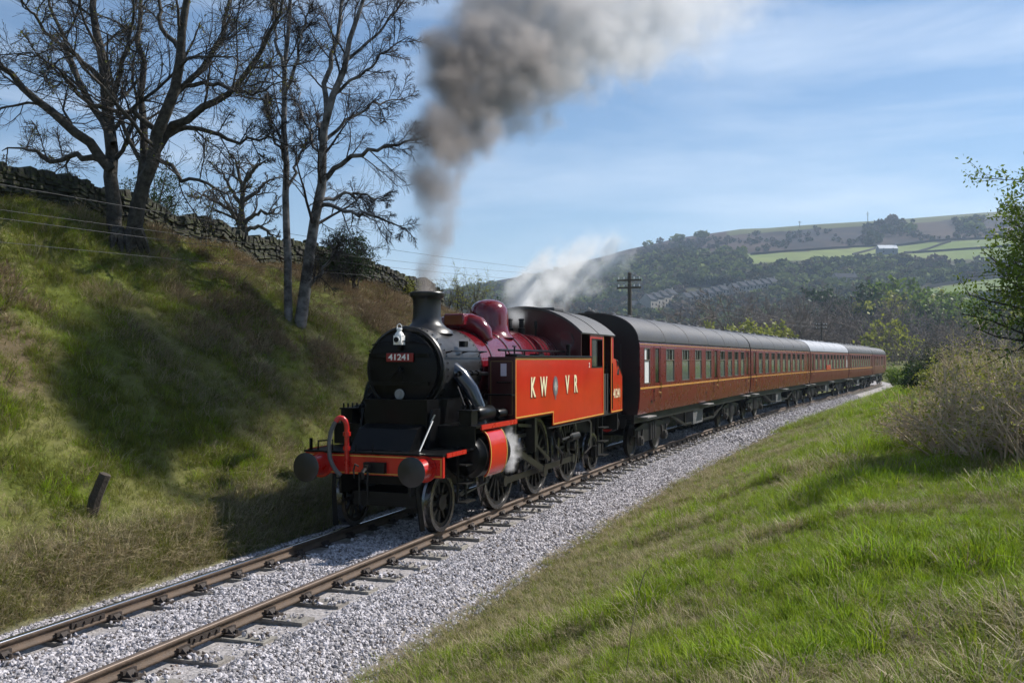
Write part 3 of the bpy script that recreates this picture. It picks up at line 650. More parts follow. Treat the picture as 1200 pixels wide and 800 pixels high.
# side tanks
def side_sheet(q0, q1):
    return MB().extr([(2.96, 1.64), (5.06, 1.64), (5.06, 1.40), (8.87, 1.40), (8.87, 2.735), (8.74, 2.735), (8.74, 2.51), (7.83, 2.51), (7.83, 2.735), (2.96, 2.735)], q0, q1, axis='X')
for sg_ in (-1, 1):
    qo = sg_ * 1.30; qi = sg_ * .79
    tk = P('side_tank', side_sheet(min(qo, qi), max(qo, qi)), M_red, bevel=.012) if False else P('side_tank', side_sheet(min(qo, qo - sg_ * .02), max(qo, qo - sg_ * .02)), M_red)
    P('tank_body', MB().box(min(qi, qo - sg_ * .021), max(qi, qo - sg_ * .021), 2.965, 7.6, 1.642, 2.72), M_darkmar, tk)
    P('tank_top_rim', MB().box(qo - .03, qo + .03, 2.95, 7.76, 2.73, 2.765), M_black, tk, bevel=.008)
    # lining: thin raised line all round the sheet
    pts = [(3.0, 1.68), (5.1, 1.68), (5.1, 1.44), (8.83, 1.44), (8.83, 3.18), (7.83 - .02, 3.18)]
    pts = [(2.985, 1.665), (5.085, 1.665), (5.085, 1.425), (8.845, 1.425), (8.845, 2.70), (2.985, 2.70)]
    e = MB()
    for i in range(6):
        (y0, z0), (y1, z1) = pts[i], pts[(i + 1) % 6]
        if i == 4: y1, z1, = 2.985, 2.70; y0 = 7.75
        if i == 3: z1 = 3.2
        e.box(min(qo, qo + sg_ * .004), max(qo, qo + sg_ * .004), min(y0, y1) - .011, max(y0, y1) + .011, min(z0, z1) - .011, max(z0, z1) + .011)
    P('lining', e, M_yellow, tk)
    # tank front panel, lined, with a notice
    fp = P('tank_front', MB().box(min(qi, qo), max(qi, qo), 2.945, 2.964, 1.645, 2.74), M_darkmar, tk)
    e = MB(); a, c = min(qi, qo) + .05, max(qi, qo) - .05
    for z in (1.72, 2.66): e.box(a, c, 2.940, 2.945, z - .008, z + .008)
    for x in (a, c): e.box(x - .008, x + .008, 2.9405, 2.945, 1.728, 2.652)
    P('front_lining', e, mat('dull_lining', (0.16, 0.09, 0.03), 0.5), tk)
    if sg_ > 0:
        P('paper_notice', MB().box(1.03, 1.14, 2.938, 2.944, 2.40, 2.62), mat('mauve_paper', (0.55, 0.48, 0.55), 0.7), tk)
    P('tank_step', MB().box(min(qi, qo), max(qi, qo), 2.80, 2.945, 2.06, 2.085).box(min(qi, qo) + .2, max(qi, qo) - .05, 2.84, 2.945, 2.28, 2.30), M_black, tk)
    # letters on the tank side: K W (crest) V R
    if sg_ > 0:
        for chx, yy in (('K', 3.86), ('W', 4.47), ('V', 5.97), ('R', 6.56)):
            for nm, dm, off, ex in (('letter_shadow', M_black, (.008, .022, -.022), .0015), ('letter', M_cream, (.012, 0, 0), .002)):
                me = text_mesh(nm, chx, .52, dm, ex, .012); o = bpy.data.objects.new(nm, me); link(o, tk); o.location = (qo + off[0], yy + off[1], 2.16 + off[2]); o.rotation_euler = (PI / 2, 0, PI / 2); o.scale = (.78 if chx != 'W' else .72, .98, 1)
        e = MB(); n = 28
        e.extr([(5.21 + .165 * math.cos(2 * PI * k / n), 2.16 + .21 * math.sin(2 * PI * k / n)) for k in range(n)], qo, qo + .006, axis='X')
        cr_ = P('crest', e, mat('crest_red', (0.25, 0.02, 0.02), 0.5), tk)
        e = MB(); e.extr([(5.21 + .145 * math.cos(2 * PI * k / n), 2.16 + .19 * math.sin(2 * PI * k / n)) for k in range(n)], qo + .006, qo + .009, axis='X')
        e.box(qo, qo + .007, 5.18, 5.24, 1.90, 1.96)
        P('crest_field', e, mat('crest_grey_blue', (0.10, 0.11, 0.12), 0.5), tk)
        e = MB(); e.box(qo + .009, qo + .012, 5.195, 5.225, 2.02, 2.30).box(qo + .009, qo + .0125, 5.10, 5.32, 2.145, 2.175); e.extr([(5.21 + .075 * math.cos(2 * PI * k / n), 2.16 + .095 * math.sin(2 * PI * k / n)) for k in range(n)], qo + .009, qo + .0128, axis='X')
        P('crest_emblem', e, mat('crest_pale', (0.34, 0.34, 0.30), 0.5), tk)
        me = text_mesh('power_class', '2', .15, M_white, .002, .003); o = bpy.data.objects.new('power_class', me); link(o, tk); o.location = (qo + .008, 7.62, 2.56); o.rotation_euler = (PI / 2, 0, PI / 2)
    b = MB()  # fittings on the tank top
    qm = sg_ * 1.08
    b.tube([(sg_ * .95, 3.05, 2.86), (sg_ * .95, 6.9, 2.86)], .022, 7)
    for yy in (3.4, 4.4, 5.4, 6.4): b.bar((sg_ * .95, yy, 2.73), (sg_ * .95, yy, 2.86), .02)
    b.lathe([(2.72, .16), (2.79, .16), (2.80, .0)], (qm, 3.5, 0), 'Z', 16); b.tube([(qm, 3.5, 2.79), (qm, 3.5, 2.93)], .015, 6); b.tube([(qm, 3.42, 2.93), (qm, 3.58, 2.93)], .015, 6)
    b.box(qm - .1, qm + .1, 4.6, 4.9, 2.72, 2.80); b.lathe([(2.72, .05), (3.0, .05), (3.02, .0)], (sg_ * 1.1, 6.7, 0), 'Z', 10)
    P('tank_fitting', b, M_black, tk)
# cab: side sheets with window openings, front, roof, back, bunker
M_cabin = mat('cab_inside', (0.05, 0.045, 0.03), 0.8)
def arc_roof(r_out, z_side, z_top, half, n=20):
    """arc through (+-half, z_side) and (0, z_top)"""
    sag = z_top - z_side; rad = (half * half + sag * sag) / (2 * sag); a = math.asin(min(1, half / rad)); return [(rad * math.sin(t), z_top - rad + rad * math.cos(t)) for t in np.linspace(a, -a, n)]
for sg_ in (-1, 1):
    qo = sg_ * 1.30; a, c = min(qo, qo - sg_ * .02), max(qo, qo - sg_ * .02)
    e = MB().box(a, c, 7.72, 7.83, 2.736, 3.27).box(a, c, 8.74, 8.87, 2.736, 3.27).box(a, c, 7.83, 8.74, 3.16, 3.27)
    cs_ = P('cab_side', e, M_red)
    P('window_frame', MB().box(a - .006, c + .006, 7.83, 7.86, 2.50, 3.16).box(a - .006, c + .006, 8.71, 8.74, 2.50, 3.16).box(a - .006, c + .006, 7.86, 8.71, 3.13, 3.16).box(a - .006, c + .006, 7.86, 8.71, 2.50, 2.53).box(a - .002, c + .002, 8.27, 8.31, 2.53, 3.13), M_black, cs_)
    P('window_pane', MB().box(qo - sg_ * .008 - .003, qo - sg_ * .008 + .003, 7.86, 8.27, 2.53, 3.13), M_glass, cs_)
    # doorway: dark door, handrails
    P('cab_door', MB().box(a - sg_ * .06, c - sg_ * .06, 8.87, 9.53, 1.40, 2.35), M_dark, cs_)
    P('door_handrail', MB().tube([(qo + sg_ * .05, 8.92, 1.5), (qo + sg_ * .05, 8.92, 2.6)], .014, 6).tube([(qo + sg_ * .05, 9.47, 1.5), (qo + sg_ * .05, 9.47, 2.6)], .014, 6), M_black, cs_)
ro = arc_roof(0, 3.27, 3.84, 1.34); ri = arc_roof(0, 3.24, 3.80, 1.33)[::-1]
rf = P('cab_roof', MB().extr(ro + ri, 6.92, 9.80), M_roofgrey, smooth=40)
P('roof_rib', MB().extr([(x * 1.004, z + .012) for x, z in ro] + [(x, z - .004) for x, z in ro][::-1], 8.25, 8.29).extr([(x * 1.006, z + .018) for x, z in ro] + [(x, z - .004) for x, z in ro][::-1], 6.905, 6.95), M_roofgrey, rf, smooth=40)
P('roof_vent', MB().box(-.4, .4, 7.9, 8.6, 3.80, 3.88), M_roofgrey, rf, bevel=.02)
fr = arc_roof(0, 3.25, 3.81, 1.30)
cf = P('cab_front', MB().extr(fr + [(-1.29, 2.70), (1.29, 2.70)], 7.02, 7.05), M_darkmar)
for sg_ in (-1, 1):
    P('spectacle_window', MB().extr([(sg_ * (.98 + .16 * math.cos(2 * PI * k / 20)), 3.10 + .20 * math.sin(2 * PI * k / 20)) for k in range(20)], 7.006, 7.02), M_glass, cf)
    P('front_corner_sheet', MB().box(min(sg_ * 1.28, sg_ * 1.30), max(sg_ * 1.28, sg_ * 1.30), 7.02, 7.72, 2.74, 3.24) if False else MB().box(min(sg_ * 1.05, sg_ * 1.29), max(sg_ * 1.05, sg_ * 1.29), 7.05, 7.07, 2.70, 3.26), M_darkmar, cf)
P('cab_floor', MB().box(-1.27, 1.27, 7.05, 10.5, 1.36, 1.40), M_under)
P('cab_backhead', MB().box(-.75, .75, 7.06, 7.25, 1.41, 3.2), M_dark)
P('cab_back', MB().extr(arc_roof(0, 3.24, 3.80, 1.27) + [(-1.27, 2.2), (1.27, 2.2)], 9.66, 9.69), M_darkmar)
for sg_ in (-1, 1):
    qo = sg_ * 1.30; a, c = min(qo, qo - sg_ * .02), max(qo, qo - sg_ * .02)
    # bunker sheet with its sloped shoulder
    bk = P('bunker_side', MB().extr([(9.53, 1.40), (10.62, 1.40), (10.62, 2.30), (10.02, 2.68), (9.76, 2.72), (9.76, 3.26), (9.53, 3.26)], a, c, axis='X'), M_red)
    e = MB(); pts = [(9.55, 1.425), (10.60, 1.425), (10.60, 2.28)]
    e.box(min(qo, qo + sg_ * .004), max(qo, qo + sg_ * .004), 9.545, 10.605, 1.415, 1.437).box(min(qo, qo + sg_ * .004), max(qo, qo + sg_ * .004), 9.545, 9.567, 1.437, 3.22)
    P('lining', e, M_yellow, bk)
    me = text_mesh('bunker_number', '41241', .30, M_cream, .002, .006); o = bpy.data.objects.new('bunker_number', me); link(o, bk); o.location = (qo + sg_ * .008, 10.06, 1.85); o.rotation_euler = (PI / 2, 0, PI / 2 * sg_); o.scale = (.92, 1, 1)
P('bunker_slope', MB().extr([(10.63, 2.28), (10.02, 2.68), (10.02, 2.66), (10.60, 2.27)], -1.31, 1.31, axis='X'), M_maroon)
P('bunker_back', MB().box(-1.28, 1.28, 10.60, 10.63, 1.40, 2.29), M_black)
P('rear_buffer_beam', MB().box(-1.19, 1.19, 10.55, 10.62, .93, 1.36), M_under)
for q in (-.89, .89): buffer(q, 10.62, 1)
b = MB()
pts_ = rng.uniform((-1.2, 9.72, 2.35), (1.2, 10.4, 2.62), (60, 3))
for p_ in pts_:
    r_ = random.uniform(.06, .13); M_ = Matrix.Translation(Vector(p_)) @ Matrix.Rotation(random.uniform(0, 6), 4, Vector((random.random(), random.random(), random.random() + .1)).normalized()); b.box(-r_, r_, -r_ * .8, r_ * .8, -r_ * .7, r_ * .7, 0, M_)
P('coal', b, M_dark)
# ------------------------------------------------------------------ coaches
M_coach = mat('maroon_coach_paint', (0.120, 0.006, 0.012), 0.27, spec=0.4, coat=0.12, bump=0.12, bscale=1.8, var=0.16, vscale=1.6)
M_coach_old = mat('weathered_maroon_coach_paint', (0.105, 0.008, 0.013), 0.34, spec=0.4, coat=0.08, bump=0.12, bscale=1.8, var=0.2, vscale=1.6)
M_croof = mat('dark_grey_coach_roof', (0.046, 0.042, 0.042), 0.5, var=0.25, vscale=2.5)
M_croof_l = mat('pale_grey_coach_roof', (0.30, 0.31, 0.34), 0.5, var=0.15, vscale=2.5)
M_end = mat('black_coach_end', (0.008, 0.008, 0.008), 0.4)
M_line = mat('orange_yellow_lining', (0.50, 0.24, 0.05), 0.4)
M_wframe = mat('dull_window_frame', (0.13, 0.10, 0.085), 0.45, 0.2)
M_pane = mat('coach_window_glass', (0.10, 0.115, 0.105), 0.06, spec=0.9, var=0.12, vscale=1.5)
M_vent = mat('dark_top_light', (0.018, 0.018, 0.018), 0.1, spec=0.7)
M_blind = mat('frosted_white_glass', (0.62, 0.62, 0.60), 0.5)
M_box = mat('grey_battery_box', (0.11, 0.11, 0.11), 0.6, var=0.3, vscale=6)
M_stepb = mat('pale_footboard', (0.22, 0.21, 0.20), 0.7)
CL = 17.68; BODY = 17.40
ZB, ZG, ZT = 1.24, 3.17, 3.93       # body bottom, gutter, roof top
WB, WT = 2.04, 3.00                 # window opening

def bogie(root, yc):
    b = MB()
    for sg_ in (-1, 1):
        q = sg_ * 1.0; b.extr([(yc - 1.75, .62), (yc - 1.2, .52), (yc - .75, .40), (yc + .75, .40), (yc + 1.2, .52), (yc + 1.75, .62), (yc + 1.75, .80), (yc + .8, .92), (yc - .8, .92), (yc - 1.75, .80)], q - .04, q + .04, axis='X')
    b.box(-.96, .96, yc - .25, yc + .25, .5, .95)
    bo = b.build('bogie', M_under, root)
    for ay in (-1.3, 1.3):
        for sg_ in (-1, 1):
            w = MB().lathe([(-.06, 0), (-.06, .42), (.0, .44), (.06, .455), (.06, .40), (.03, .36), (.03, .15), (.07, .12), (.07, 0)] if sg_ > 0 else [(-.07, 0), (-.07, .12), (-.03, .15), (-.03, .36), (-.06, .40), (-.06, .455), (.0, .44), (.06, .42), (.06, 0)], (0, 0, 0), 'X', 28)
            w.build('wheel', M_tyre2, bo, 30, loc=(sg_ * .76, yc + ay, .457))
            MB().box(sg_ * 1.06 - .07, sg_ * 1.06 + .07, yc + ay - .12, yc + ay + .12, .34, .58).lathe([(-.02, .09), (.03 * sg_, .08), (.04 * sg_, 0)], (sg_ * 1.13, yc + ay, .46), 'X', 10).build('axle_box', M_grime, bo)
    e = MB()
    for sg_ in (-1, 1):
        for dy in (-.22, 0, .22): e.lathe([(.42, .07), (.9, .07)], (sg_ * 1.04, yc + dy, 0), 'Z', 8)
        for ay in (-1.3, 1.3):
            for dy in (-.28, .28): e.bar((sg_ * 1.06, yc + ay + dy, .75), (sg_ * 1.06, yc + ay + dy * .4, .36), .04, .06)
    e.build('bogie_spring', M_grime, bo)
    return bo
M_tyre2 = mat('grimy_coach_wheel', (0.03, 0.026, 0.023), 0.5, 0.5, var=0.3, vscale=9)
M_grime = mat('grimy_grey_metal', (0.028, 0.024, 0.021), 0.6, var=0.4, vscale=8)

def coach(k, pattern, body_m, roof_m, label, extra=None, line=True):
    s0 = 19.60 + CL * k
    a = Vector((*[float(v) for v in trk(s0)], 0)); c = Vector((*[float(v) for v in trk(s0 + BODY)], 0)); d = c - a
    root = empty('railway_carriage', a, -math.atan2(d.x, d.y)); tag(root, label, 'carriage', 'carriages of the train')
    L = BODY
    win = [(y0, y1, t) for y0, y1, t in pattern]
    for sg_ in (-1, 1):
        lo = [(1.34, ZB), (1.385, 1.42), (1.408, 1.65), (1.415, 1.90), (1.415, WB)]; inn = [(x - .03, z) for x, z in lo][::-1]
        e = MB().extr([(sg_ * x, z) for x, z in lo + inn], 0, L)
        hi = [(1.412, WT), (1.40, 3.10), (1.375, ZG)]; inn = [(x - .05, z) for x, z in hi][::-1]
        e.extr([(sg_ * x, z) for x, z in hi + inn], 0, L)
        ys = [0] + [v for w in win for v in w[:2]] + [L]
        for i in range(0, len(ys), 2):
            e.add([(sg_ * x, y, z) for z, x in ((WB, 1.415), (WT, 1.412)) for y in (ys[i], ys[i + 1]) ] + [(sg_ * (x - .05), y, z) for z, x in ((WB, 1.415), (WT, 1.412)) for y in (ys[i], ys[i + 1])],
                  [(0, 1, 3, 2), (4, 6, 7, 5), (0, 2, 6, 4), (1, 5, 7, 3), (0, 4, 5, 1), (2, 3, 7, 6)])
        side = e.build('body_side', body_m, root, 25)
        if line:
            e = MB().box(min(sg_ * 1.414, sg_ * 1.421), max(sg_ * 1.414, sg_ * 1.421), 0.02, L - .02, 1.905, 1.955); e.build('lining', M_line, side)
            MB().bar((sg_ * 1.402, .02, 3.09), (sg_ * 1.402, L - .02, 3.09), .02, .018).build('lining', M_line, side)
        for (y0, y1, t) in win:
            q = sg_ * 1.414; xa, xb = min(q - sg_ * .04, q + sg_ * .006), max(q - sg_ * .04, q + sg_ * .006)
            def frame(y0, y1, z0, z1, w=.025):
                return MB().box(xa, xb, y0, y0 + w, z0, z1).box(xa, xb, y1 - w, y1, z0, z1).box(xa, xb, y0 + w, y1 - w, z0, z0 + w).box(xa, xb, y0 + w, y1 - w, z1 - w, z1)
            px = q - sg_ * .022
            if t in 'wb':
                f = frame(y0, y1, WB, WT).box(xa, xb - .0, y0 + .025, y1 - .025, 2.655, 2.685).build('window', M_wframe, root)
                MB().box(px - .004, px + .004, y0 + .02, y1 - .02, WB + .02, 2.66).build('pane', M_blind if t == 'b' else M_pane, f)
                if t == 'b':
                    MB().box(px - .004, px + .004, y0 + .02, (y0 + y1) / 2, 2.68, WT - .02).build('top_light', M_blind, f); MB().box(px - .006, px + .002, (y0 + y1) / 2, y1 - .02, 2.68, WT - .02).build('top_light', M_vent, f)
                else:
                    wd = y1 - y0
                    MB().box(px - .004, px + .004, y0 + .02, y0 + wd * .30, 2.68, WT - .02).box(px - .004, px + .004, y1 - wd * .30, y1 - .02, 2.68, WT - .02).build('top_light', M_pane, f)
                    MB().box(px - .012, px - .004, y0 + wd * .30, y1 - wd * .30, 2.68, WT - .02).box(xa + .005, xb - .005, y0 + wd * .3 - .01, y0 + wd * .3 + .01, 2.68, WT - .02).box(xa + .005, xb - .005, y1 - wd * .3 - .01, y1 - wd * .3 + .01, 2.68, WT - .02).build('top_light', M_vent, f)
            else:   # door with droplight: leaf edges stand proud of the body side
                dm = body_m
                f = MB().box(q - .001, q + sg_ * .010 if sg_ > 0 else q + .001, y0 - .14, y0 - .115, ZB + .1, WT) if False else MB()
                for yy in (y0 - .14, y1 + .12):
                    f.box(min(q - sg_ * .006, q + sg_ * .005), max(q - sg_ * .006, q + sg_ * .005), yy, yy + .018, 1.62, 3.04)
                f = f.build('door', M_end, root)
                MB().box(px - .004, px + .004, y0 + .0, y1 - .0, WB + .02 , WT - .02).build('droplight', M_vent, f)
                MB().tube([(q + sg_ * .03, y1 + .07, 1.85), (q + sg_ * .03, y1 + .07, 2.05)], .012, 6).lathe([(0, .035), (sg_ * .03, .03)], (q, y1 + .07, 1.75), 'X', 8).build('door_handle', M_brass, f)
                for zz in (1.55, 1.8): MB().box(min(q, q + sg_ * .02), max(q, q + sg_ * .02), y0 - .17, y0 - .12, zz, zz + .05).build('hinge', M_end, f)
        for yy in (.9, L / 2, L - .9):
            MB().box(min(sg_ * 1.16, sg_ * 1.50), max(sg_ * 1.16, sg_ * 1.50), yy - .45, yy + .45, 1.135, 1.165).build('footboard', M_stepb, root)
        for yy in (1.2, L * .48): MB().lathe([(0, .045), (sg_ * .008, .045)], (sg_ * 1.405, yy, 1.55), 'X', 10).build('axle_sign', M_end, root)
    # roof
    sag = ZT - ZG; half = 1.385
    ro = [(half * math.copysign(abs(math.cos(t)) ** .80, math.cos(t)), ZG + sag * math.sin(t) ** 1.0) for t in np.linspace(0, PI, 25)]
    ri = [(x * .985, max(ZG - .02, z - .03)) for x, z in ro][::-1]
    roof = MB().extr(ro + ri, -.01, L + .01).build('roof', roof_m, root, 40)
    e = MB()
    for sg_ in (-1, 1): e.bar((sg_ * 1.395, 0, ZG), (sg_ * 1.395, L, ZG), .03, .03)
    e.build('gutter', M_end, roof)
    e = MB()
    for yy in np.arange(2.8, L - 1, 3.0): e.extr([(x * 1.002, z + .008) for x, z in ro] + [(x * .999, z - .004) for x, z in ro][::-1], yy - .015, yy + .015)
    e.build('roof_seam', roof_m, roof, 40)
    vb = MB().lathe([(-.02, .13), (.05, .13), (.06, .17), (.11, .165), (.16, .10), (.17, 0)], (0, 0, 0), 'Z', 14).data('roof_ventilator', M_end, 40)
    for yy in np.arange(1.1, L - .5, 1.62):
        v = bpy.data.objects.new('roof_ventilator', vb); link(v, roof); v.location = (-.32 + (.0 if int(yy) % 2 else .1), yy, ZT - .03)
    # ends with gangway
    for ye, dr in ((0, -1), (L, 1)):
        prf = [(x * .998, z - .004) for x, z in ro] + [(-1.40, WT), (-1.41, 1.9), (-1.34, ZB), (1.34, ZB), (1.41, 1.9), (1.40, WT)]
        en = MB().extr(prf, min(ye - dr * .03, ye + dr * .004), max(ye - dr * .03, ye + dr * .004)).build('coach_end', M_end, root)
        e = MB()
        for i in range(3):
            y_ = ye + dr * (.01 + .045 * i); e.box(-.50, -.44, min(y_, y_ + dr * .03), max(y_, y_ + dr * .03), 1.2, 3.35).box(.44, .50, min(y_, y_ + dr * .03), max(y_, y_ + dr * .03), 1.2, 3.35).box(-.44, .44, min(y_, y_ + dr * .03), max(y_, y_ + dr * .03), 3.29, 3.35)
        e.box(-.44, .44, min(ye, ye + dr * .05), max(ye, ye + dr * .05), 1.2, 3.29)
        e.build('gangway_bellows', M_under, en)
        for q in (-.9, .9): MB().tube([(q, ye + dr * .03, 1.0), (q, ye + dr * .03, 3.1)], .014, 6).build('end_handrail', M_end, en)
        for q in (-.88, .88): MB().lathe([(0, .13), (dr * .10, .13), (dr * .10, .2), (dr * .13, .2), (dr * .135, 0)], (q, ye, 1.06), 'Y', 16).build('buffer', M_under, root)
    # underframe
    e = MB()
    for q in (-1.18, 1.18): e.box(q - .04, q + .04, .1, L - .1, 1.0, 1.25)
    e.box(-1.14, 1.14, .1, L - .1, 1.12, 1.22)
    for sg_ in (-1, 1):
        q = sg_ * 1.1; e.bar((q, 4.4, 1.0), (q, 6.4, .58), .07).bar((q, 6.4, .58), (q, L - 6.4, .58), .07).bar((q, L - 6.4, .58), (q, L - 4.4, 1.0), .07).bar((q, 6.4, .58), (q, 6.4, 1.05), .06).bar((q, L - 6.4, .58), (q, L - 6.4, 1.05), .06)
    e.build('underframe', M_under, root)
    MB().box(.55, 1.16, 7.4, 8.9, .52, .98).box(.50, 1.19, 7.35, 8.95, .96, 1.0).build('battery_box', M_box, root, bevel=.015)
    MB().box(-1.16, -.55, 8.2, 9.7, .52, .98).build('battery_box', M_grime, root, bevel=.015)
    MB().lathe([(5.2, 0), (5.2, .2), (6.1, .2), (6.1, 0)], (.5, 0, .72), 'Y', 16).lathe([(9.8, 0), (9.8, .24), (10.7, .24), (10.7, 0)], (.55, 0, .72), 'Y', 16).build('vacuum_cylinder', M_grime, root, 35)
    bogie(root, 2.55); bogie(root, L - 2.55)
    if extra: extra(root)
    return root

LC = BODY
pat1 = [(.42, .98, 'b'), (1.55, 2.0, 'd'), (2.75, 3.75, 'w'), (4.72, 5.72, 'w'), (6.55, 7.55, 'w'), (8.2, 9.15, 'w'), (9.75, 10.2, 'd'), (10.75, 11.65, 'w'), (12.25, 13.1, 'w'), (13.65, 14.5, 'w'), (15.05, 15.9, 'w'), (16.45, 16.9, 'd')]
pat2 = [(.55, 1.0, 'd')] + [(1.65 + i * 1.56, 2.55 + i * 1.56, 'w') for i in range(9)] + [(16.3, 16.75, 'd')]
pat3 = [(.55, 1.0, 'd'), (1.7, 2.7, 'w'), (3.4, 4.4, 'w'), (5.1, 5.9, 'w')] + [(6.6 + i * 1.5, 7.5 + i * 1.5, 'w') for i in range(6)] + [(16.1, 16.7, 'b')]
def board(root):
    MB().box(1.42, 1.445, 6.1, 8.0, 1.98, 2.30).build('name_board', M_vred, root)
coach(0, pat1, M_coach, M_croof, 'glossy maroon railway carriage coupled directly behind the red locomotive')
coach(1, pat2, M_coach, M_croof, 'maroon railway carriage with nine large windows, second behind the locomotive')
coach(2, pat3, M_coach_old, M_croof_l, 'maroon railway carriage with a pale grey roof', board)
coach(3, pat2, M_coach_old, M_croof, 'maroon dark-roofed railway carriage just behind the pale-roofed one')
coach(4, [(1.2, 1.7, 'd'), (3.0, 3.9, 'w'), (5, 5.9, 'w'), (7, 7.9, 'w'), (10, 10.9, 'w'), (12, 12.9, 'w'), (14.5, 15.0, 'd')], M_coach_old, M_croof, 'last dark maroon carriage at the tail of the train', line=False)
# ------------------------------------------------------------------ branching plants
def nrm(v): return v / np.maximum(np.linalg.norm(v, axis=-1, keepdims=True), 1e-9)
def resample(pts, m):
    pts = np.asarray(pts, dtype=float); d = np.r_[0, np.cumsum(np.linalg.norm(np.diff(pts, axis=0), axis=1))]
    t = np.linspace(0, d[-1], m); return np.stack([np.interp(t, d, pts[:, k]) for k in range(3)], -1)
def grow(P_, R_, n, t0, t1, ang, ln, m, up=0.0, wig=0.15, rf=0.6, tip=0.25, g=rng, lenfall=0.55, absolute=None):
    """children on the polylines P_ (N,k,3) with radii R_ (N,k): n per parent between t0 and t1"""
    N, k, _ = P_.shape
    plen = np.linalg.norm(np.diff(P_, axis=1), axis=-1).sum(1)
    t = (t0 + (t1 - t0) * (np.arange(n) + g.random((N, n))) / n); x = t * (k - 1); i = np.clip(x.astype(int), 0, k - 2); f = x - i
    r_ = np.arange(N)[:, None]
    p = P_[r_, i] * (1 - f)[..., None] + P_[r_, i + 1] * f[..., None]; d = nrm(P_[r_, i + 1] - P_[r_, i])
    pr = R_[r_, i] * (1 - f) + R_[r_, i + 1] * f
    L = plen[:, None] * ln * (1 - lenfall * (t - t0) / max(1e-6, t1 - t0)) * g.uniform(0.65, 1.25, (N, n))
    if absolute is not None: L = np.minimum(L, absolute * g.uniform(0.6, 1.2, (N, n)))
    rv = nrm(g.normal(size=(N, n, 3))); side = nrm(rv - (rv * d).sum(-1, keepdims=True) * d)
    a = np.radians(ang) * g.uniform(0.7, 1.25, (N, n, 1))
    cd = nrm(d * np.cos(a) + side * np.sin(a))
    p = p.reshape(-1, 3); cd = cd.reshape(-1, 3); L = L.reshape(-1); pr = pr.reshape(-1)
    out = [p]; q = p; st = (L / (m - 1))[:, None]
    for j in range(m - 1):
        cd = nrm(cd + g.normal(size=cd.shape) * wig + np.array([0, 0, up])); q = q + cd * st; out.append(q)
    C = np.stack(out, 1); r0 = pr * rf; RR = r0[:, None] * np.linspace(1, tip, m)[None]
    return C, RR
def tubes(P_, R_, sides=4):
    N, m, _ = P_.shape
    T = nrm(np.gradient(P_, axis=1)); ref = np.zeros((N, 1, 3)); ref[..., 2] = 1.0
    bad = (np.abs((T * ref).sum(-1)).max(1) > 0.96); ref[bad] = (1, 0, 0.13)
    A = nrm(np.cross(T, np.broadcast_to(ref, T.shape))); B = np.cross(T, A)
    th = np.arange(sides) * 2 * PI / sides
    V = P_[:, :, None, :] + R_[:, :, None, None] * (A[:, :, None, :] * np.cos(th)[:, None] + B[:, :, None, :] * np.sin(th)[:, None])
    idx = np.arange(N * m * sides).reshape(N, m, sides)
    a = idx[:, :-1, :]; b = np.roll(idx, -1, 2)[:, :-1, :]; c = np.roll(idx, -1, 2)[:, 1:, :]; d = idx[:, 1:, :]
    return V.reshape(-1, 3), np.stack([a, b, c, d], -1).reshape(-1, 4)
def joinm(L):
    V = []; F_ = []; o = 0
    for v, f in L: V.append(v); F_.append(f + o); o += len(v)
    return np.concatenate(V), np.concatenate(F_)
def leaves(cent, size, g=rng, flat=0.0, aspect=0.6):
    """one folded quad for each leaf or small leaf spray"""
    n = len(cent); u = nrm(g.normal(size=(n, 3)) + np.array([0, 0, -flat])); w = nrm(g.normal(size=(n, 3))); w = nrm(np.cross(u, w)); s_ = size * g.uniform(0.6, 1.35, (n, 1))
    c = np.asarray(cent); V = np.stack([c - u * s_ * .1, c + u * s_ * .45 + w * s_ * aspect * .5, c + u * s_, c + u * s_ * .45 - w * s_ * aspect * .5], 1)
    return V.reshape(-1, 3), np.arange(n * 4).reshape(n, 4)

M_bark = mat('dark_furrowed_bark', (0.030, 0.025, 0.020), 0.9, col2=(0.075, 0.068, 0.056), vscale=9, bump=0.9, bscale=22, detail=8)
M_twig = mat('dark_twig', (0.028, 0.023, 0.019), 0.8)
M_birch = mat('birch_bark', (0.20, 0.19, 0.185), 0.75, col2=(0.028, 0.024, 0.02), vscale=3.5, bump=0.4, bscale=20, detail=8)
M_birchtwig = mat('birch_twig', (0.032, 0.024, 0.021), 0.75)
M_bud = leafmat('yellow_green_bud', (0.16, 0.17, 0.035), 0.0)

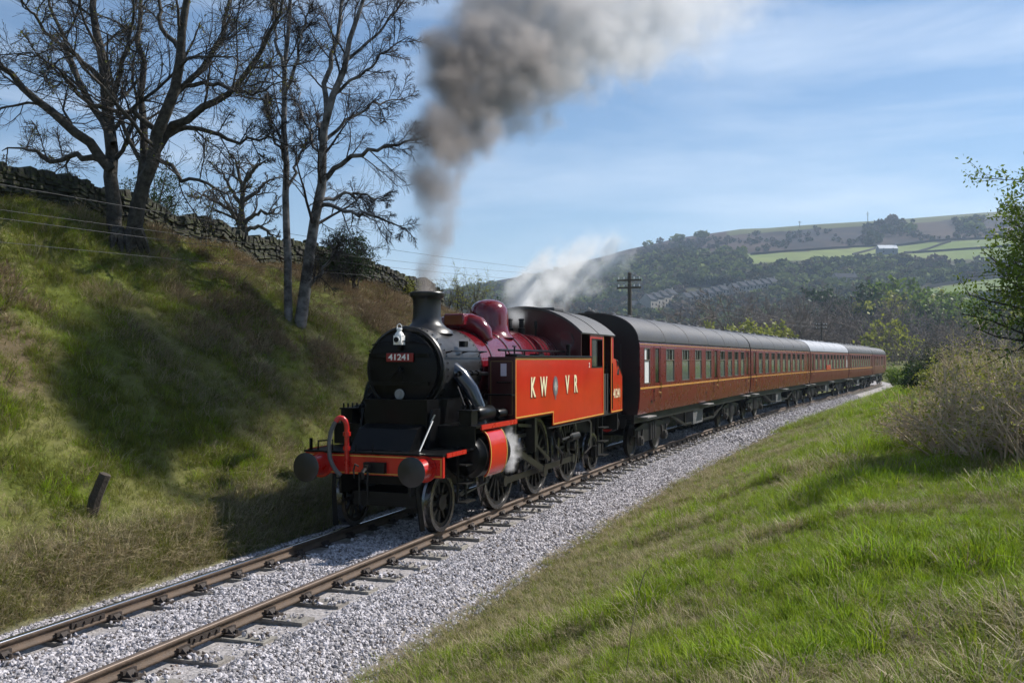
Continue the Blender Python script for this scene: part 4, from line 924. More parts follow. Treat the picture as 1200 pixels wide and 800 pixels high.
def px_limb(pts, Y, dY=0.0):
    """photo pixels -> polyline at distance Y, receding by dY towards the tip"""
    n = len(pts); return [tuple(ppx(x, y, Y + dY * (i / max(1, n - 1)) ** 1.3)) for i, (x, y) in enumerate(pts)]
def build_tree(name, label, base, limbs, levels, bark, twig, sides=(8, 6, 4, 3), cat='tree', buds=None, group=None, trunk_levels=1):
    """limbs: (polyline world, r0, r1). levels: list of dicts for grow()"""
    base = Vector(base); root = empty(name, base); tag(root, label, cat, group)
    m0 = 14; P0 = np.stack([resample(l[0], m0) for l in limbs]); R0 = np.stack([np.linspace(1, 0, m0) ** 0.8 * (l[1] - l[2]) + l[2] for l in limbs])
    P0[:, 2:-1] += rng.normal(size=P0[:, 2:-1].shape) * 0.035
    wood = [tubes(P0, R0, 9)]; tw = []
    Pp, Rp = P0, R0
    for li, lv in enumerate(levels):
        Pp, Rp = grow(Pp, Rp, **lv)
        Rp = np.maximum(Rp, lv_min[min(li, len(lv_min) - 1)])
        (wood if li < trunk_levels else tw).append(tubes(Pp, Rp, sides[min(li + 1, len(sides) - 1)]))
    v, f = joinm(wood); mesh_np('trunk', v - np.array(base), f, bark, root, smooth=True)
    if tw: v, f = joinm(tw); cr_ = mesh_np('crown', v - np.array(base), f, twig, root)
    if buds is not None:
        n, size, bm_ = buds; ends = Pp[:, -2:].reshape(-1, 3); sel = rng.choice(len(ends), min(n, len(ends)), replace=False)
        v, f = leaves(ends[sel], size); mesh_np('buds', v - np.array(base), f, bm_, root)
    return root, Pp
lv_min = [0.02, 0.008, 0.0045, 0.0036, 0.003]

# big two-stemmed tree by the wall
bt = gpix(148, 287)
Yt = bt.y
limbs = [
 (px_limb([(133, 300), (132, 262), (131, 222), (130, 192), (131, 165), (124, 120), (117, 72), (110, 25), (106, -30), (104, -80)], Yt, 1.0), 0.185, 0.032),
 (px_limb([(152, 302), (157, 262), (166, 222), (177, 188), (187, 152), (199, 112), (211, 62), (218, 5), (222, -45), (226, -90)], Yt, -1.0), 0.191, 0.032),
 (px_limb([(128, 198), (118, 186), (104, 170), (88, 153), (58, 130), (27, 108), (0, 78), (-40, 50), (-85, 40)], Yt, -1.2), 0.127, 0.019),
 (px_limb([(128, 192), (112, 184), (97, 182), (86, 178), (60, 190), (30, 172), (0, 176)], Yt, 1.2), 0.083, 0.010),
 (px_limb([(178, 182), (198, 148), (230, 135), (270, 104), (306, 58), (326, 18), (333, -30)], Yt, -.8), 0.108, 0.016),
 (px_limb([(184, 165), (212, 148), (252, 155), (279, 166), (310, 160), (335, 170)], Yt, 1.4), 0.070, 0.010),
 (px_limb([(176, 192), (189, 182), (207, 205), (234, 212), (256, 222), (280, 245)], Yt, -1.8), 0.058, 0.008),
 (px_limb([(163, 232), (166, 180), (170, 140), (167, 100), (160, 50), (163, 0), (170, -60)], Yt, 1.8), 0.108, 0.019),
 (px_limb([(131, 168), (118, 140), (95, 105), (80, 65), (62, 20), (50, -30)], Yt, 2.0), 0.095, 0.016),
 (px_limb([(126, 125), (140, 80), (150, 40), (155, -10)], Yt, -1.5), 0.070, 0.013),
 (px_limb([(200, 112), (235, 80), (258, 40), (268, -10), (280, -50)], Yt, 1.6), 0.077, 0.013),
 (px_limb([(120, 95), (85, 60), (45, 30), (15, -10)], Yt, -1.8), 0.064, 0.013),
 (px_limb([(186, 155), (150, 128), (130, 128), (100, 120), (70, 85), (40, 60)], Yt, -2.2), 0.070, 0.013),
 (px_limb([(212, 60), (185, 30), (180, -20), (185, -60)], Yt, .4), 0.064, 0.013),
 (px_limb([(205, 100), (250, 95), (290, 110), (325, 95)], Yt, -2.0), 0.058, 0.008),
]
lv_min = [0.014, 0.0065, 0.0036]
build_tree('sycamore_tree', 'large bare two-stemmed tree standing on the bank by the stone wall', bt - Vector((0, 0, .25)), limbs, [
    dict(n=8, t0=.26, t1=.97, ang=48, ln=.42, m=8, up=.05, wig=.2, rf=.38),
    dict(n=10, t0=.12, t1=.97, ang=46, ln=.54, m=6, up=.03, wig=.2, rf=.5),
    dict(n=11, t0=.05, t1=1.0, ang=42, ln=.72, m=5, up=.02, wig=.2, rf=.55)], M_bark, M_twig, buds=(2600, .055, M_bud), trunk_levels=1)
# root flare
rb = MB()
for (x0, y0, x1, y1) in ((136, 268, 130, 292), (140, 270, 142, 296), (150, 272, 150, 298), (158, 270, 166, 296), (160, 268, 176, 300)):
    a = ppx(x0, y0, Yt - .15); e = gpix(x1, y1); rb.tube([a, (a + e) / 2 + Vector((0, -.05, .05)), e - Vector((0, 0, .05))], [.13, .09, .03], 6)
o = rb.build('tree_roots', M_bark, None, 50); par = [q_ for q_ in COL.objects if q_.name == 'sycamore_tree'][0]
o.data.transform(Matrix.Translation(-par.location)); o.parent = par; o.name = 'root_flare'

# two birches
b1 = gpix(338, 374); b2 = gpix(353, 382)
lv_min = [0.012, 0.006, 0.0042, 0.0036]
lv_min = [0.010, 0.0052, 0.0034]
build_tree('birch_tree', 'slender straight bare silver birch beside the thicker leaning birch', b1 - Vector((0, 0, .2)),
  [(px_limb([(338, 382), (337, 345), (336, 300), (335, 240), (333, 180), (331, 120), (333, 60), (336, 5), (339, -60), (342, -110)], b1.y, .5), .11, .018),
   (px_limb([(334, 225), (345, 195), (358, 165), (372, 140)], b1.y, 1.2), .045, .008), (px_limb([(333, 190), (322, 165), (312, 135), (308, 110)], b1.y, -1), .04, .008),
   (px_limb([(332, 110), (345, 75), (352, 40), (362, 0)], b1.y, -1), .05, .01), (px_limb([(333, 85), (322, 50), (318, 10), (310, -30)], b1.y, 1), .05, .01)],
  [dict(n=14, t0=.3, t1=.98, ang=42, ln=.28, m=7, up=.03, wig=.14, rf=.35, absolute=2.3), dict(n=8, t0=.12, t1=.98, ang=40, ln=.52, m=6, up=-.03, wig=.17, rf=.5), dict(n=11, t0=.05, t1=1, ang=36, ln=.78, m=5, up=-.10, wig=.15, rf=.6)], M_birch, M_birchtwig, trunk_levels=0)
build_tree('birch_tree', 'thicker leaning bare birch with forked top and long side branches', b2 - Vector((0, 0, .2)),
  [(px_limb([(350, 392), (354, 362), (362, 312), (369, 262), (375, 212), (378, 171), (382, 135), (396, 99), (414, 36), (425, 0), (440, -60)], b2.y, -.6), .165, .02),
   (px_limb([(378, 168), (380, 130), (382, 99), (391, 50), (398, 0), (404, -60)], b2.y, .9), .085, .02),
   (px_limb([(376, 214), (396, 193), (432, 174), (477, 166), (506, 157)], b2.y, -1.2), .075, .010),
   (px_limb([(373, 236), (382, 231), (405, 225), (432, 227), (455, 235)], b2.y, 1.2), .055, .008),
   (px_limb([(372, 242), (383, 238), (405, 247), (430, 251), (455, 257), (478, 272)], b2.y, -1.6), .06, .008),
   (px_limb([(379, 165), (405, 140), (440, 120), (475, 115)], b2.y, 1.5), .05, .008),
   (px_limb([(390, 110), (425, 85), (455, 55), (480, 40)], b2.y, -1), .045, .008),
   (px_limb([(377, 185), (362, 155), (352, 130), (348, 100)], b2.y, 1), .04, .008),
   (px_limb([(404, 70), (440, 40), (470, 5), (490, -30)], b2.y, 1), .045, .008),
   (px_limb([(356, 345), (372, 325), (388, 300), (395, 285)], b2.y, -.6), .06, .01)],
  [dict(n=12, t0=.22, t1=.98, ang=42, ln=.40, m=7, up=.03, wig=.14, rf=.34, absolute=2.2), dict(n=8, t0=.12, t1=.98, ang=40, ln=.52, m=6, up=-.03, wig=.17, rf=.5), dict(n=11, t0=.05, t1=1, ang=36, ln=.78, m=5, up=-.11, wig=.15, rf=.6)], M_birch, M_birchtwig, trunk_levels=0)

# small gnarled tree beyond the wall
Yo = 38.0; bo_ = Vector(((287 - 600) / FPX * Yo, Yo, 0)); bo_.z = float(gz(bo_.x, bo_.y)[0])
lv_min = [0.02, 0.010, 0.0062]
build_tree('oak_tree', 'small gnarled bare tree standing beyond the stone wall', bo_,
  [([tuple(bo_), tuple(ppx(286, 275, Yo)), tuple(ppx(282, 245, Yo)), tuple(ppx(284, 222, Yo)), tuple(ppx(290, 200, Yo))], .22, .05)] +
  [(px_limb(l, Yo, dy), .10, .012) for l, dy in (([(283, 262), (268, 245), (255, 238), (238, 228), (222, 232)], .6), ([(284, 262), (300, 250), (315, 250), (330, 240)], -.5), ([(283, 240), (270, 222), (262, 205), (245, 195)], -.8),
   ([(284, 235), (300, 225), (310, 212), (326, 208)], .8), ([(286, 270), (304, 265), (318, 275), (326, 288)], .5), ([(284, 228), (280, 205), (275, 190), (272, 178)], 1.0), ([(288, 210), (298, 195), (312, 186)], -1), ([(282, 268), (262, 268), (245, 278), (235, 290)], -.6))],
  [dict(n=6, t0=.25, t1=.98, ang=50, ln=.45, m=6, up=.05, wig=.22, rf=.55), dict(n=5, t0=.2, t1=1, ang=45, ln=.55, m=5, up=.03, wig=.2, rf=.6), dict(n=8, t0=.1, t1=1, ang=42, ln=.65, m=4, up=.02, wig=.18, rf=.65)], M_bark, M_twig, trunk_levels=1)

# leafy plants ----------------------------------------------------
M_leafA = leafmat('fresh_green_leaf', (0.135, 0.20, 0.030), 0.0)
M_leafB = leafmat('dark_green_leaf', (0.030, 0.060, 0.016), 0.0, trans=.22)
M_leafC = leafmat('yellow_green_leaf', (0.27, 0.285, 0.05), 0.0)
M_grass_twig = mat('bleached_grey_twig', (0.50, 0.39, 0.28), 0.85)
def bush(name, label, base, w, h, nstem, twigm, leafm, nleaf, lsize, cat='bush', group=None, lvls=2, up=.06, dens=7, arch=-.06, spread=1.0, seed=1):
    g = np.random.default_rng(seed); root = empty(name, base); tag(root, label, cat, group)
    st = []; 
    for k in range(nstem):
        a = g.uniform(0, 2 * PI); r0 = w * .28 * math.sqrt(g.random()) ; r1 = w * .5 * math.sqrt(g.random()) * spread; hh = h * g.uniform(.55, 1.0) * (1 - .35 * (r1 / (w * .5)) ** 2)
        p0 = np.array([r0 * math.cos(a), r0 * math.sin(a), -.15]); p1 = np.array([r1 * math.cos(a + .3), r1 * math.sin(a + .3), hh]); md = (p0 + p1) / 2 + g.normal(size=3) * w * .06 + np.array([0, 0, h * .08])
        st.append(resample([p0, md, p1], 7))
    P0 = np.stack(st); R0 = np.linspace(1, .35, 7)[None] * (0.010 + .010 * h / 2) * g.uniform(.6, 1.2, (nstem, 1)); tw = [tubes(P0, R0, 4)]; Pp, Rp = P0, R0
    for l in range(lvls):
        Pp, Rp = grow(Pp, Rp, dens, .15, 1.0, 48, .48, 5, up=up if l == 0 else arch, wig=.22, rf=.62, tip=.4, g=g, lenfall=.3); Rp = np.maximum(Rp, .0028); tw.append(tubes(Pp, Rp, 3))
    v, f = joinm(tw); mesh_np('stems', v, f, twigm, root)
    if nleaf:
        pts = Pp.reshape(-1, 3); sel = g.integers(0, len(pts), nleaf); c = pts[sel] + g.normal(size=(nleaf, 3)) * .03; c = c[c[:, 2] > .02]
        v, f = leaves(c, lsize, g); mesh_np('foliage', v, f, leafm, root)
    return root
def leafy_tree(name, label, base, crown_c, crown_r, trunk_r, leafm, nleaf, lsize, bark=M_bark, group=None, seed=3, cat='tree', nl=8):
    g = np.random.default_rng(seed); root = empty(name, base); tag(root, label, cat, group); base = np.array(base); cc = np.array(crown_c) - base; cr_ = np.array(crown_r)
    limbs = []
    for k in range(nl):
        d = nrm(g.normal(size=3) + np.array([0, 0, .35])); tip = cc + d * cr_ * g.uniform(.7, 1.0); mid = cc * .55 + (tip - cc) * .2 + g.normal(size=3) * .1
        limbs.append(resample([np.array([0, 0, -.2]), cc * .35 + g.normal(size=3) * .05, mid, tip], 9))
    P0 = np.stack(limbs); R0 = np.linspace(1, .12, 9)[None] * trunk_r * g.uniform(.6, 1.0, (nl, 1)); wood = [tubes(P0, R0, 6)]
    P1, R1 = grow(P0, R0, 9, .3, 1, 55, .45, 6, up=.04, wig=.2, rf=.5, g=g); wood.append(tubes(P1, np.maximum(R1, .006), 4))
    P2, R2 = grow(P1, R1, 8, .15, 1, 50, .55, 5, up=.0, wig=.22, rf=.6, g=g); wood.append(tubes(P2, np.maximum(R2, .004), 3))
    v, f = joinm(wood); mesh_np('trunk', v, f, bark, root, smooth=True)
    pts = P2.reshape(-1, 3); sel = g.integers(0, len(pts), nleaf); c = pts[sel] + g.normal(size=(nleaf, 3)) * lsize * 1.1
    v, f = leaves(c, lsize, g); mesh_np('crown', v, f, leafm, root); return root

# green shrub by the birches, leafy tree behind the big tree, shrubs on the crest
def onb(x, y): return gpix(x, y)
def at_depth(x, Y):
    X = (x - 600) / FPX * Y; return Vector((X, Y, float(gz(X, Y)[0])))
p_ = at_depth(402, 29.0)
bush('evergreen_bush', 'rounded dark green bush beyond the birches', p_, 1.7, 1.75, 26, M_twig, M_leafB, 5200, .06, dens=7, seed=4)
p_ = at_depth(183, 31.0)
leafy_tree('holly_tree', 'green leafy tree half hidden behind the two-stemmed tree', p_, p_ + Vector((0, 0, 3.0)), (1.15, 1.1, 1.6), .10, M_leafB, 5200, .07, seed=9)
for (x, Y, w, h, sd_, lm, lb) in ((476, 33.0, .7, .75, 21, M_leafC, 'small sprig of a bush poking over the bank crest'), (541, 37, 2.4, 1.9, 22, M_leafC, 'yellow-green bush just behind the chimney'), (512, 36, 1.6, 1.1, 23, M_twig, 'low brown bush on the bank crest beside the chimney'), (452, 32, 1.3, .55, 24, M_twig, 'low brown scrub on the crest of the bank')):
    bush('scrub_bush', lb, at_depth(x, Y), w, h, 18, M_twig, lm if lm is not M_twig else M_bud, 1500 if lm is not M_twig else 250, .05, seed=sd_)

# right-hand hedge: brambles, thorn and the leafy tree
hedge = [  # px x, px y of the foot, width, height, stems, leaves, leaf material, label
 (1088, 520, 1.3, 1.15, 34, 500, M_leafC, 'pale bare bramble thicket at the hedge end by the grass path'),
 (1128, 528, 1.7, 1.5, 44, 520, M_leafC, 'tangled grey bramble thicket with a few yellow-green leaves'),
 (1178, 540, 1.8, 1.75, 46, 900, M_leafC, 'tall twiggy thorn bush below the leafy hawthorn'),
 (1150, 498, 1.9, 1.75, 42, 1500, M_leafC, 'twiggy hedge bush with sparse yellow-green leaves behind the brambles'),
 (1205, 512, 1.9, 2.0, 40, 1500, M_leafC, 'sparsely leafed hedge bush at the foot of the hawthorn'),
 (1128, 480, 1.5, .85, 30, 900, M_leafC, 'pale twiggy bush between the brambles and the green bush'),
 (1240, 540, 1.8, 1.9, 40, 900, M_leafC, 'bare twiggy bush on the camera side of the hawthorn')]
for i, (x, y, w, h, ns_, nl_, lm, lb) in enumerate(hedge):
    bush('bramble_bush', lb, gpix(x, y), w, h, ns_, M_grass_twig, lm, int(nl_ * 2.2), .045, seed=40 + i, dens=5, spread=1.45)
p_ = gpix(1098, 456); bush('green_bush', 'dense dark green bush beside the path in the hedge', p_, 2.3, 1.95, 44, M_twig, M_leafB, 9000, .055, seed=60, dens=8)
p_ = gpix(1085, 447); bush('green_bush', 'smaller mid-green bush by the far end of the hedge', p_, 1.9, 1.5, 30, M_twig, M_leafA, 4500, .055, seed=61, dens=8)
p_ = gpix(1150, 470); bush('green_bush', 'yellow-green hedge bush behind the twiggy thickets', p_, 2.6, 2.1, 40, M_grass_twig, M_leafC, 4200, .05, seed=62, dens=8)
for i, (x, Y, w, h) in enumerate(((1062, 62, 2.8, 1.4), (1068, 78, 3.0, 1.6), (1078, 50, 2.6, 1.1), (1058, 95, 3.4, 2.0), (1095, 40, 2.6, 1.2), (1122, 36, 2.8, 1.3))):
    bush('hedge_bush', ['bright green bush on the bank beside the last carriage', 'tall green bush growing past the last carriage', 'green lineside bush beyond the dense dark bush', 'green bush where the track bends out of sight', 'green bush on the hedge line behind the dense dark bush', 'broad green bush far back in the hedge line'][i], at_depth(x, Y), w, h, 22, M_twig, (M_leafA, M_leafC, M_leafA, M_leafA, M_leafB, M_leafC)[i], 3000, .12, seed=70 + i, dens=6)
Yh = 15.0; hb = at_depth(1288, Yh)
leafy_tree('hawthorn_tree', 'green leafy hawthorn tree rising above the hedge', hb, ppx(1268, 318, Yh), (1.42, 1.5, 1.95), .11, M_leafA, 46000, .060, seed=12, nl=24)
# ------------------------------------------------------------------ dry stone wall along the crest
M_wall = mat('mossy_gritstone', (0.050, 0.046, 0.036), 0.95, col2=(0.042, 0.050, 0.016), vscale=3.0, var=0.4, bump=0.8, bscale=18, rand=0.35)
M_core = mat('wall_core_shadow', (0.035, 0.032, 0.026), 0.95)
wl_s = np.linspace(CR[0, 0] + 1.5, CR[-1, 0] + 2.0, 160)
wl_q = np.interp(wl_s, CR[:, 0], CR[:, 1]) - 0.30
WX, WY = trk(wl_s, wl_q); WZ = ground_z(wl_s, wl_q)
wd = np.r_[0, np.cumsum(np.hypot(np.diff(WX), np.diff(WY)))]; WLEN = wd[-1]
def wpt(d): return np.interp(d, wd, WX), np.interp(d, wd, WY), np.interp(d, wd, WZ)
wroot = empty('dry_stone_wall', (float(WX[0]), float(WY[0]), float(WZ[0]))); tag(wroot, 'mossy dry stone wall along the crest of the grassy bank', 'wall')
W0 = np.array([WX[0], WY[0], WZ[0]])
WH = 0.72
core = MB(); N_ = 80
for i in range(N_):
    a = np.array(wpt(WLEN * i / N_)) - W0; c = np.array(wpt(WLEN * (i + 1) / N_)) - W0; d = nrm(c - a); n_ = np.array([d[1], -d[0], 0]); n_ /= np.linalg.norm(n_)
    hh = .58; t = .17
    core.add([a - n_ * t - [0, 0, .3], a + n_ * t - [0, 0, .3], c + n_ * t - [0, 0, .3], c - n_ * t - [0, 0, .3], a - n_ * t * .7 + [0, 0, hh], a + n_ * t * .7 + [0, 0, hh], c + n_ * t * .7 + [0, 0, hh], c - n_ * t * .7 + [0, 0, hh]], [(4, 5, 6, 7), (0, 1, 5, 4), (1, 2, 6, 5), (2, 3, 7, 6), (3, 0, 4, 7)])
core.build('wall_core', M_core, wroot)
st_me = []
for k in range(8):
    bm = bmesh.new(); bmesh.ops.create_cube(bm, size=1.0); bmesh.ops.bevel(bm, geom=bm.edges[:], offset=.13, segments=1, affect='EDGES')
    for v in bm.verts: v.co += Vector([random.uniform(-.07, .07) for _ in range(3)])
    me = bpy.data.meshes.new('stone'); bm.to_mesh(me); bm.free(); me.materials.append(M_wall); st_me.append(me)
place = []
for c_ in range(6):
    d = random.uniform(0, .2); hz = .098
    while d < WLEN:
        ln_ = random.uniform(.13, .36); x, y, z = wpt(d + ln_ / 2); x2, y2, z2 = wpt(d + ln_ / 2 + .1); x1, y1, z1 = wpt(d + ln_ / 2 - .1)
        t = Vector((x2 - x1, y2 - y1, z2 - z1)).normalized(); nrm_ = Vector((t.y, -t.x, 0)).normalized(); up_ = Vector((0, 0, 1))
        wob = .05 * (fbm(np.array([d * .5]), np.array([c_ * 1.0]), 2)[0] - .5)
        p = Vector((x, y, z)) + nrm_ * (.13 + random.uniform(-.05, .05) - .012 * c_) + up_ * (.05 + hz * (c_ + .5) + wob)
        place.append((p, t, nrm_, (ln_ * .98, .26, hz * random.uniform(.85, 1.08)))); d += ln_
d = 0
while d < WLEN:
    ln_ = random.uniform(.10, .22); x, y, z = wpt(d + ln_ / 2); x2, y2, z2 = wpt(d + ln_ / 2 + .1); x1, y1, z1 = wpt(d + ln_ / 2 - .1)
    t = Vector((x2 - x1, y2 - y1, z2 - z1)).normalized(); nrm_ = Vector((t.y, -t.x, 0)).normalized()
    hh = random.uniform(.12, .26); place.append((Vector((x, y, z + .62 + hh * .4 + random.uniform(-.05, .03))), t, nrm_, (ln_ * .95, .40, hh))); d += ln_
place.sort(key=lambda w: w[0].y ** 2 + w[0].x ** 2)
vis = [w for w in place if in_view(w[0].x, w[0].y, w[0].z, .05, .05)]
rest = [w for w in place if not in_view(w[0].x, w[0].y, w[0].z, .05, .05)] + vis[300:]
far_st = []
for i, (p, t, n_, dm) in enumerate(vis[:300] + rest):
    M_ = Matrix((t, n_, t.cross(n_) * -1)).transposed().to_4x4()
    if M_.determinant() < 0: M_ = Matrix((t, n_, t.cross(n_))).transposed().to_4x4()
    M_ = Matrix.Translation(p - Vector(W0)) @ M_ @ Matrix.Rotation(random.uniform(-.12, .12), 4, 'Y') @ Matrix.Diagonal((*dm, 1))
    me = random.choice(st_me)
    if i < min(300, len(vis)):
        o = bpy.data.objects.new('stone', me); link(o, wroot); o.matrix_local = M_
    else:
        far_st.append((np.array([M_ @ v.co for v in me.vertices]), [list(pl.vertices) for pl in me.polygons]))
V = []; Fp = []; of = 0
for v, f in far_st: V += [tuple(q_) for q_ in v]; Fp += [[i + of for i in a] for a in f]; of += len(v)
if V:
    me = bpy.data.meshes.new('wall_stones'); me.from_pydata(V, [], Fp); me.materials.append(M_wall); o = bpy.data.objects.new('stonework', me); link(o, wroot); o['kind'] = 'stuff'

# wooden stump post on the bank
pp = gpix(104, 601); e = MB().tube([(0, 0, -.3), (.10, .0, .18), (.23, .02, .52), (.235, .02, .53)], [.085, .085, .08, .05], 7)
o = e.build('wooden_post', mat('rotten_wood', (0.05, 0.038, 0.028), 0.95, var=.4, vscale=8, bump=.8, bscale=30), None, 50); o.location = pp
tag(o, 'short leaning dark wooden post stub on the bank', 'post')

# ------------------------------------------------------------------ grasses
def tuft(nb, h, w, lean, wid, curl, g, m):
    V = []; Fc = []
    for k in range(nb):
        a = g.uniform(0, 2 * PI); r = w * math.sqrt(g.random()); b = np.array([r * math.cos(a), r * math.sin(a), -.03]); ln = h * g.uniform(.45, 1.1)
        da = a + g.normal() * .8; ld = lean * g.uniform(.3, 1.2); d = np.array([math.cos(da) * ld, math.sin(da) * ld, 1.0]); d /= np.linalg.norm(d); sd_ = np.array([-math.sin(da), math.cos(da), 0]) * wid * g.uniform(.6, 1.2)
        p = b.copy(); n0 = len(V); segs = 3
        for s_ in range(segs):
            f = 1 - s_ / segs * .6; V += [p - sd_ * f, p + sd_ * f]; p = p + d * ln / segs; d = d + np.array([math.cos(da), math.sin(da), -.9]) * curl * (s_ + 1) / segs; d /= np.linalg.norm(d)
        V.append(p)
        for s_ in range(segs - 1): i = n0 + 2 * s_; Fc.append((i, i + 1, i + 3, i + 2))
        i = n0 + 2 * (segs - 1); Fc.append((i, i + 1, n0 + 2 * segs))
    me = bpy.data.meshes.new('grass_tuft'); me.from_pydata([tuple(v) for v in V], [], Fc); me.materials.append(m); return me
M_gr = leafmat('green_grass_blade', (0.205, 0.295, 0.018), .45, .42)
M_dry = leafmat('straw_grass_blade', (0.34, 0.285, 0.17), .35, .25)
M_brk = leafmat('dead_bracken', (0.27, 0.205, 0.13), .4, .15)
M_olive = leafmat('olive_moor_grass', (0.185, 0.200, 0.040), .42, .35)
gg = np.random.default_rng(3)
C_gr = proto_collection('green_tuft', [tuft(16, h, .07, l, .0038, c, gg, M_gr) for h, l, c in ((.17, .35, .35), (.22, .45, .4), (.13, .5, .3), (.26, .5, .5), (.19, .6, .5))])
C_ol = proto_collection('olive_tuft', [tuft(16, h, .09, l, .0042, c, gg, M_olive) for h, l, c in ((.18, .5, .5), (.24, .6, .6), (.15, .6, .4), (.28, .7, .7))])
C_dry = proto_collection('dry_tuft', [tuft(14, h, .09, l, .0036, c, gg, M_dry) for h, l, c in ((.20, .8, .7), (.28, .8, .9), (.14, 1.0, .5), (.34, .7, .8))])
C_brk = proto_collection('bracken_tuft', [tuft(12, h, .14, l, .008, c, gg, M_brk) for h, l, c in ((.22, 1.2, .6), (.30, 1.3, .7), (.18, 1.5, .5))])
def field(n, s0, s1, q0, q1):
    s_ = rng.uniform(s0, s1, n); q_ = rng.uniform(q0, q1, n); X, Y = trk(s_, q_); z = ground_z(s_, q_); k = in_view(X, Y, z, .34, .3); return s_[k], q_[k], X[k], Y[k], z[k]
def sow(name, X, Y, Z, sc_, coll, np_, label, tilt=None):
    m = len(X)
    rot = np.stack([rng.normal(size=m) * .12, rng.normal(size=m) * .12, rng.uniform(0, 6.28, m)], -1)
    if tilt is not None: rot[:, :2] += tilt
    s3 = np.stack([sc_, sc_, sc_ * rng.uniform(.75, 1.25, m)], -1)
    return scatter(name, np.stack([X, Y, Z], -1), rot, s3, rng.integers(0, np_, m), coll, label, 'grass')
# right-hand slope
s_, q_, X, Y, Z = field(260000, -9, 40, 2.25, 16)
D = np.hypot(X, Y); dens = np.minimum(1, (6.5 / np.maximum(D, 1)) ** 1.15) 
pn = fbm(X * .55, Y * .55, 4); pn2 = fbm(X * 1.7 + 30, Y * 1.7, 3)
lush = ss(3.2, 6.4, q_ + (pn - .5) * 5.0); path = np.exp(-((q_ - (5.35 + .25 * np.sin(s_ * .35))) / .28) ** 2)
keep = rng.random(len(X)) < dens * (.35 + .65 * ss(.3, .5, pn2)) * (1 - .55 * path)
green = rng.random(len(X)) < lush * .78 * (1 - .6 * path) * (1 - .75 * ss(.56, .66, fbm(X * .8 + 90, Y * .8, 4))) + .06
bare = ss(3.0, 2.2, q_); keep &= rng.random(len(X)) > bare * .75
size = rng.uniform(.6, 1.35, len(X)) * .72 * (.5 + .95 * ss(.35, .7, pn2) * lush + .35 * ss(.55, .7, pn)) * (1 - .5 * path) * np.clip(.75 + D / 40, .8, 1.8)
# short turf under everything
s9, q9, X9, Y9, Z9 = field(180000, -9, 26, 2.3, 13); D9 = np.hypot(X9, Y9)
k9 = rng.random(len(X9)) < np.minimum(1, (7.0 / np.maximum(D9, 1)) ** 1.0); l9 = ss(3.0, 6.2, q9 + (fbm(X9 * .55, Y9 * .55, 4) - .5) * 5.0); g9 = rng.random(len(X9)) < l9 * .8 * (1 - .7 * ss(.56, .66, fbm(X9 * .8 + 90, Y9 * .8, 4)))
ps9 = rng.uniform(.38, .62, len(X9))
k = k9 & g9; sow('green_grass', X9[k], Y9[k], Z9[k], ps9[k], C_gr, 5, 'short green turf covering the slope right of the track')
k = k9 & ~g9 & (rng.random(len(X9)) > ss(2.9, 2.2, q9) * .7); k3 = k & (rng.random(len(X9)) < .6)
sow('dry_grass', X9[k3], Y9[k3], Z9[k3], ps9[k3], C_dry, 4, 'short bleached turf beside the ballast')
k3 = k & ~k3; sow('olive_grass', X9[k3], Y9[k3], Z9[k3], ps9[k3], C_ol, 4, 'short olive turf on the slope right of the track')
k = keep & green; sow('green_grass', X[k], Y[k], Z[k], size[k], C_gr, 5, 'lush green grass on the slope right of the track')
k = keep & ~green; u = rng.random(len(X)) < .55
k2 = k & u; sow('dry_grass', X[k2], Y[k2], Z[k2], size[k2] * .95, C_dry, 4, 'bleached dry grass between the ballast and the green slope')
k2 = k & ~u; sow('olive_grass', X[k2], Y[k2], Z[k2], size[k2] * .85, C_ol, 4, 'olive rough grass mixed into the slope right of the track')
# farther right-hand slope
s_, q_, X, Y, Z = field(16000, 36, 112, 2.35, 14)
pn = fbm(X * .25, Y * .25, 3); g_ = rng.random(len(X)) < .35 + .6 * ss(4, 8, q_ + (pn - .5) * 8)
sow('green_grass', X[g_], Y[g_], Z[g_], rng.uniform(1.2, 2.3, g_.sum()), C_gr, 5, 'green grass along the far part of the right-hand slope')
sow('dry_grass', X[~g_], Y[~g_], Z[~g_], rng.uniform(1.0, 1.8, (~g_).sum()), C_ol, 4, 'olive grass along the far part of the right-hand slope')
# the bank on the left
s_, q_, X, Y, Z = field(200000, -4, 48, -13.5, -1.62)
p = -q_ - TOE; k = p < (crest(s_) - TOEZ) / BT + .6; s_, q_, X, Y, Z, p = [a[k] for a in (s_, q_, X, Y, Z, p)]
pn = fbm(X * .45 + 3, Y * .45, 4); pn2 = fbm(X * 1.5, Y * 1.5 + 9, 3); pb = fbm(X * .32 + 70, Y * .32, 3)
up_ = p / np.maximum(1, (crest(s_) - TOEZ) / BT)
brk = .55 * ss(.52, .62, pb * .6 + pn2 * .4) * ss(.30, .5, up_) + ss(15, 20, s_) * ss(.50, .75, up_) * .8
dryp = .10 + ss(.5, .62, pn) * .42 + .75 * np.exp(-((p - .45) / .55) ** 2)
u = rng.random(len(X)); kb = u < np.clip(brk, 0, .85); kd = ~kb & (u < np.clip(brk, 0, .85) + np.clip(dryp, 0, .8)); rest_ = ~kb & ~kd
kg = rest_ & (rng.random(len(X)) < .14 + .40 * ss(.45, .6, pn2 * .5 + pb * .5)); ko = rest_ & ~kg
th = rng.random(len(X)) < (.55 + .45 * ss(.3, .5, pn2))
tl = np.array([-.0, .32])[None]
def bank_tilt(k):
    h = .36; return np.stack([np.full(k.sum(), h * math.sin(LH)), np.full(k.sum(), h * math.cos(LH))], -1)
sz = (.58 + .42 * ss(.35, .65, pn2)) * rng.uniform(.7, 1.3, len(X))
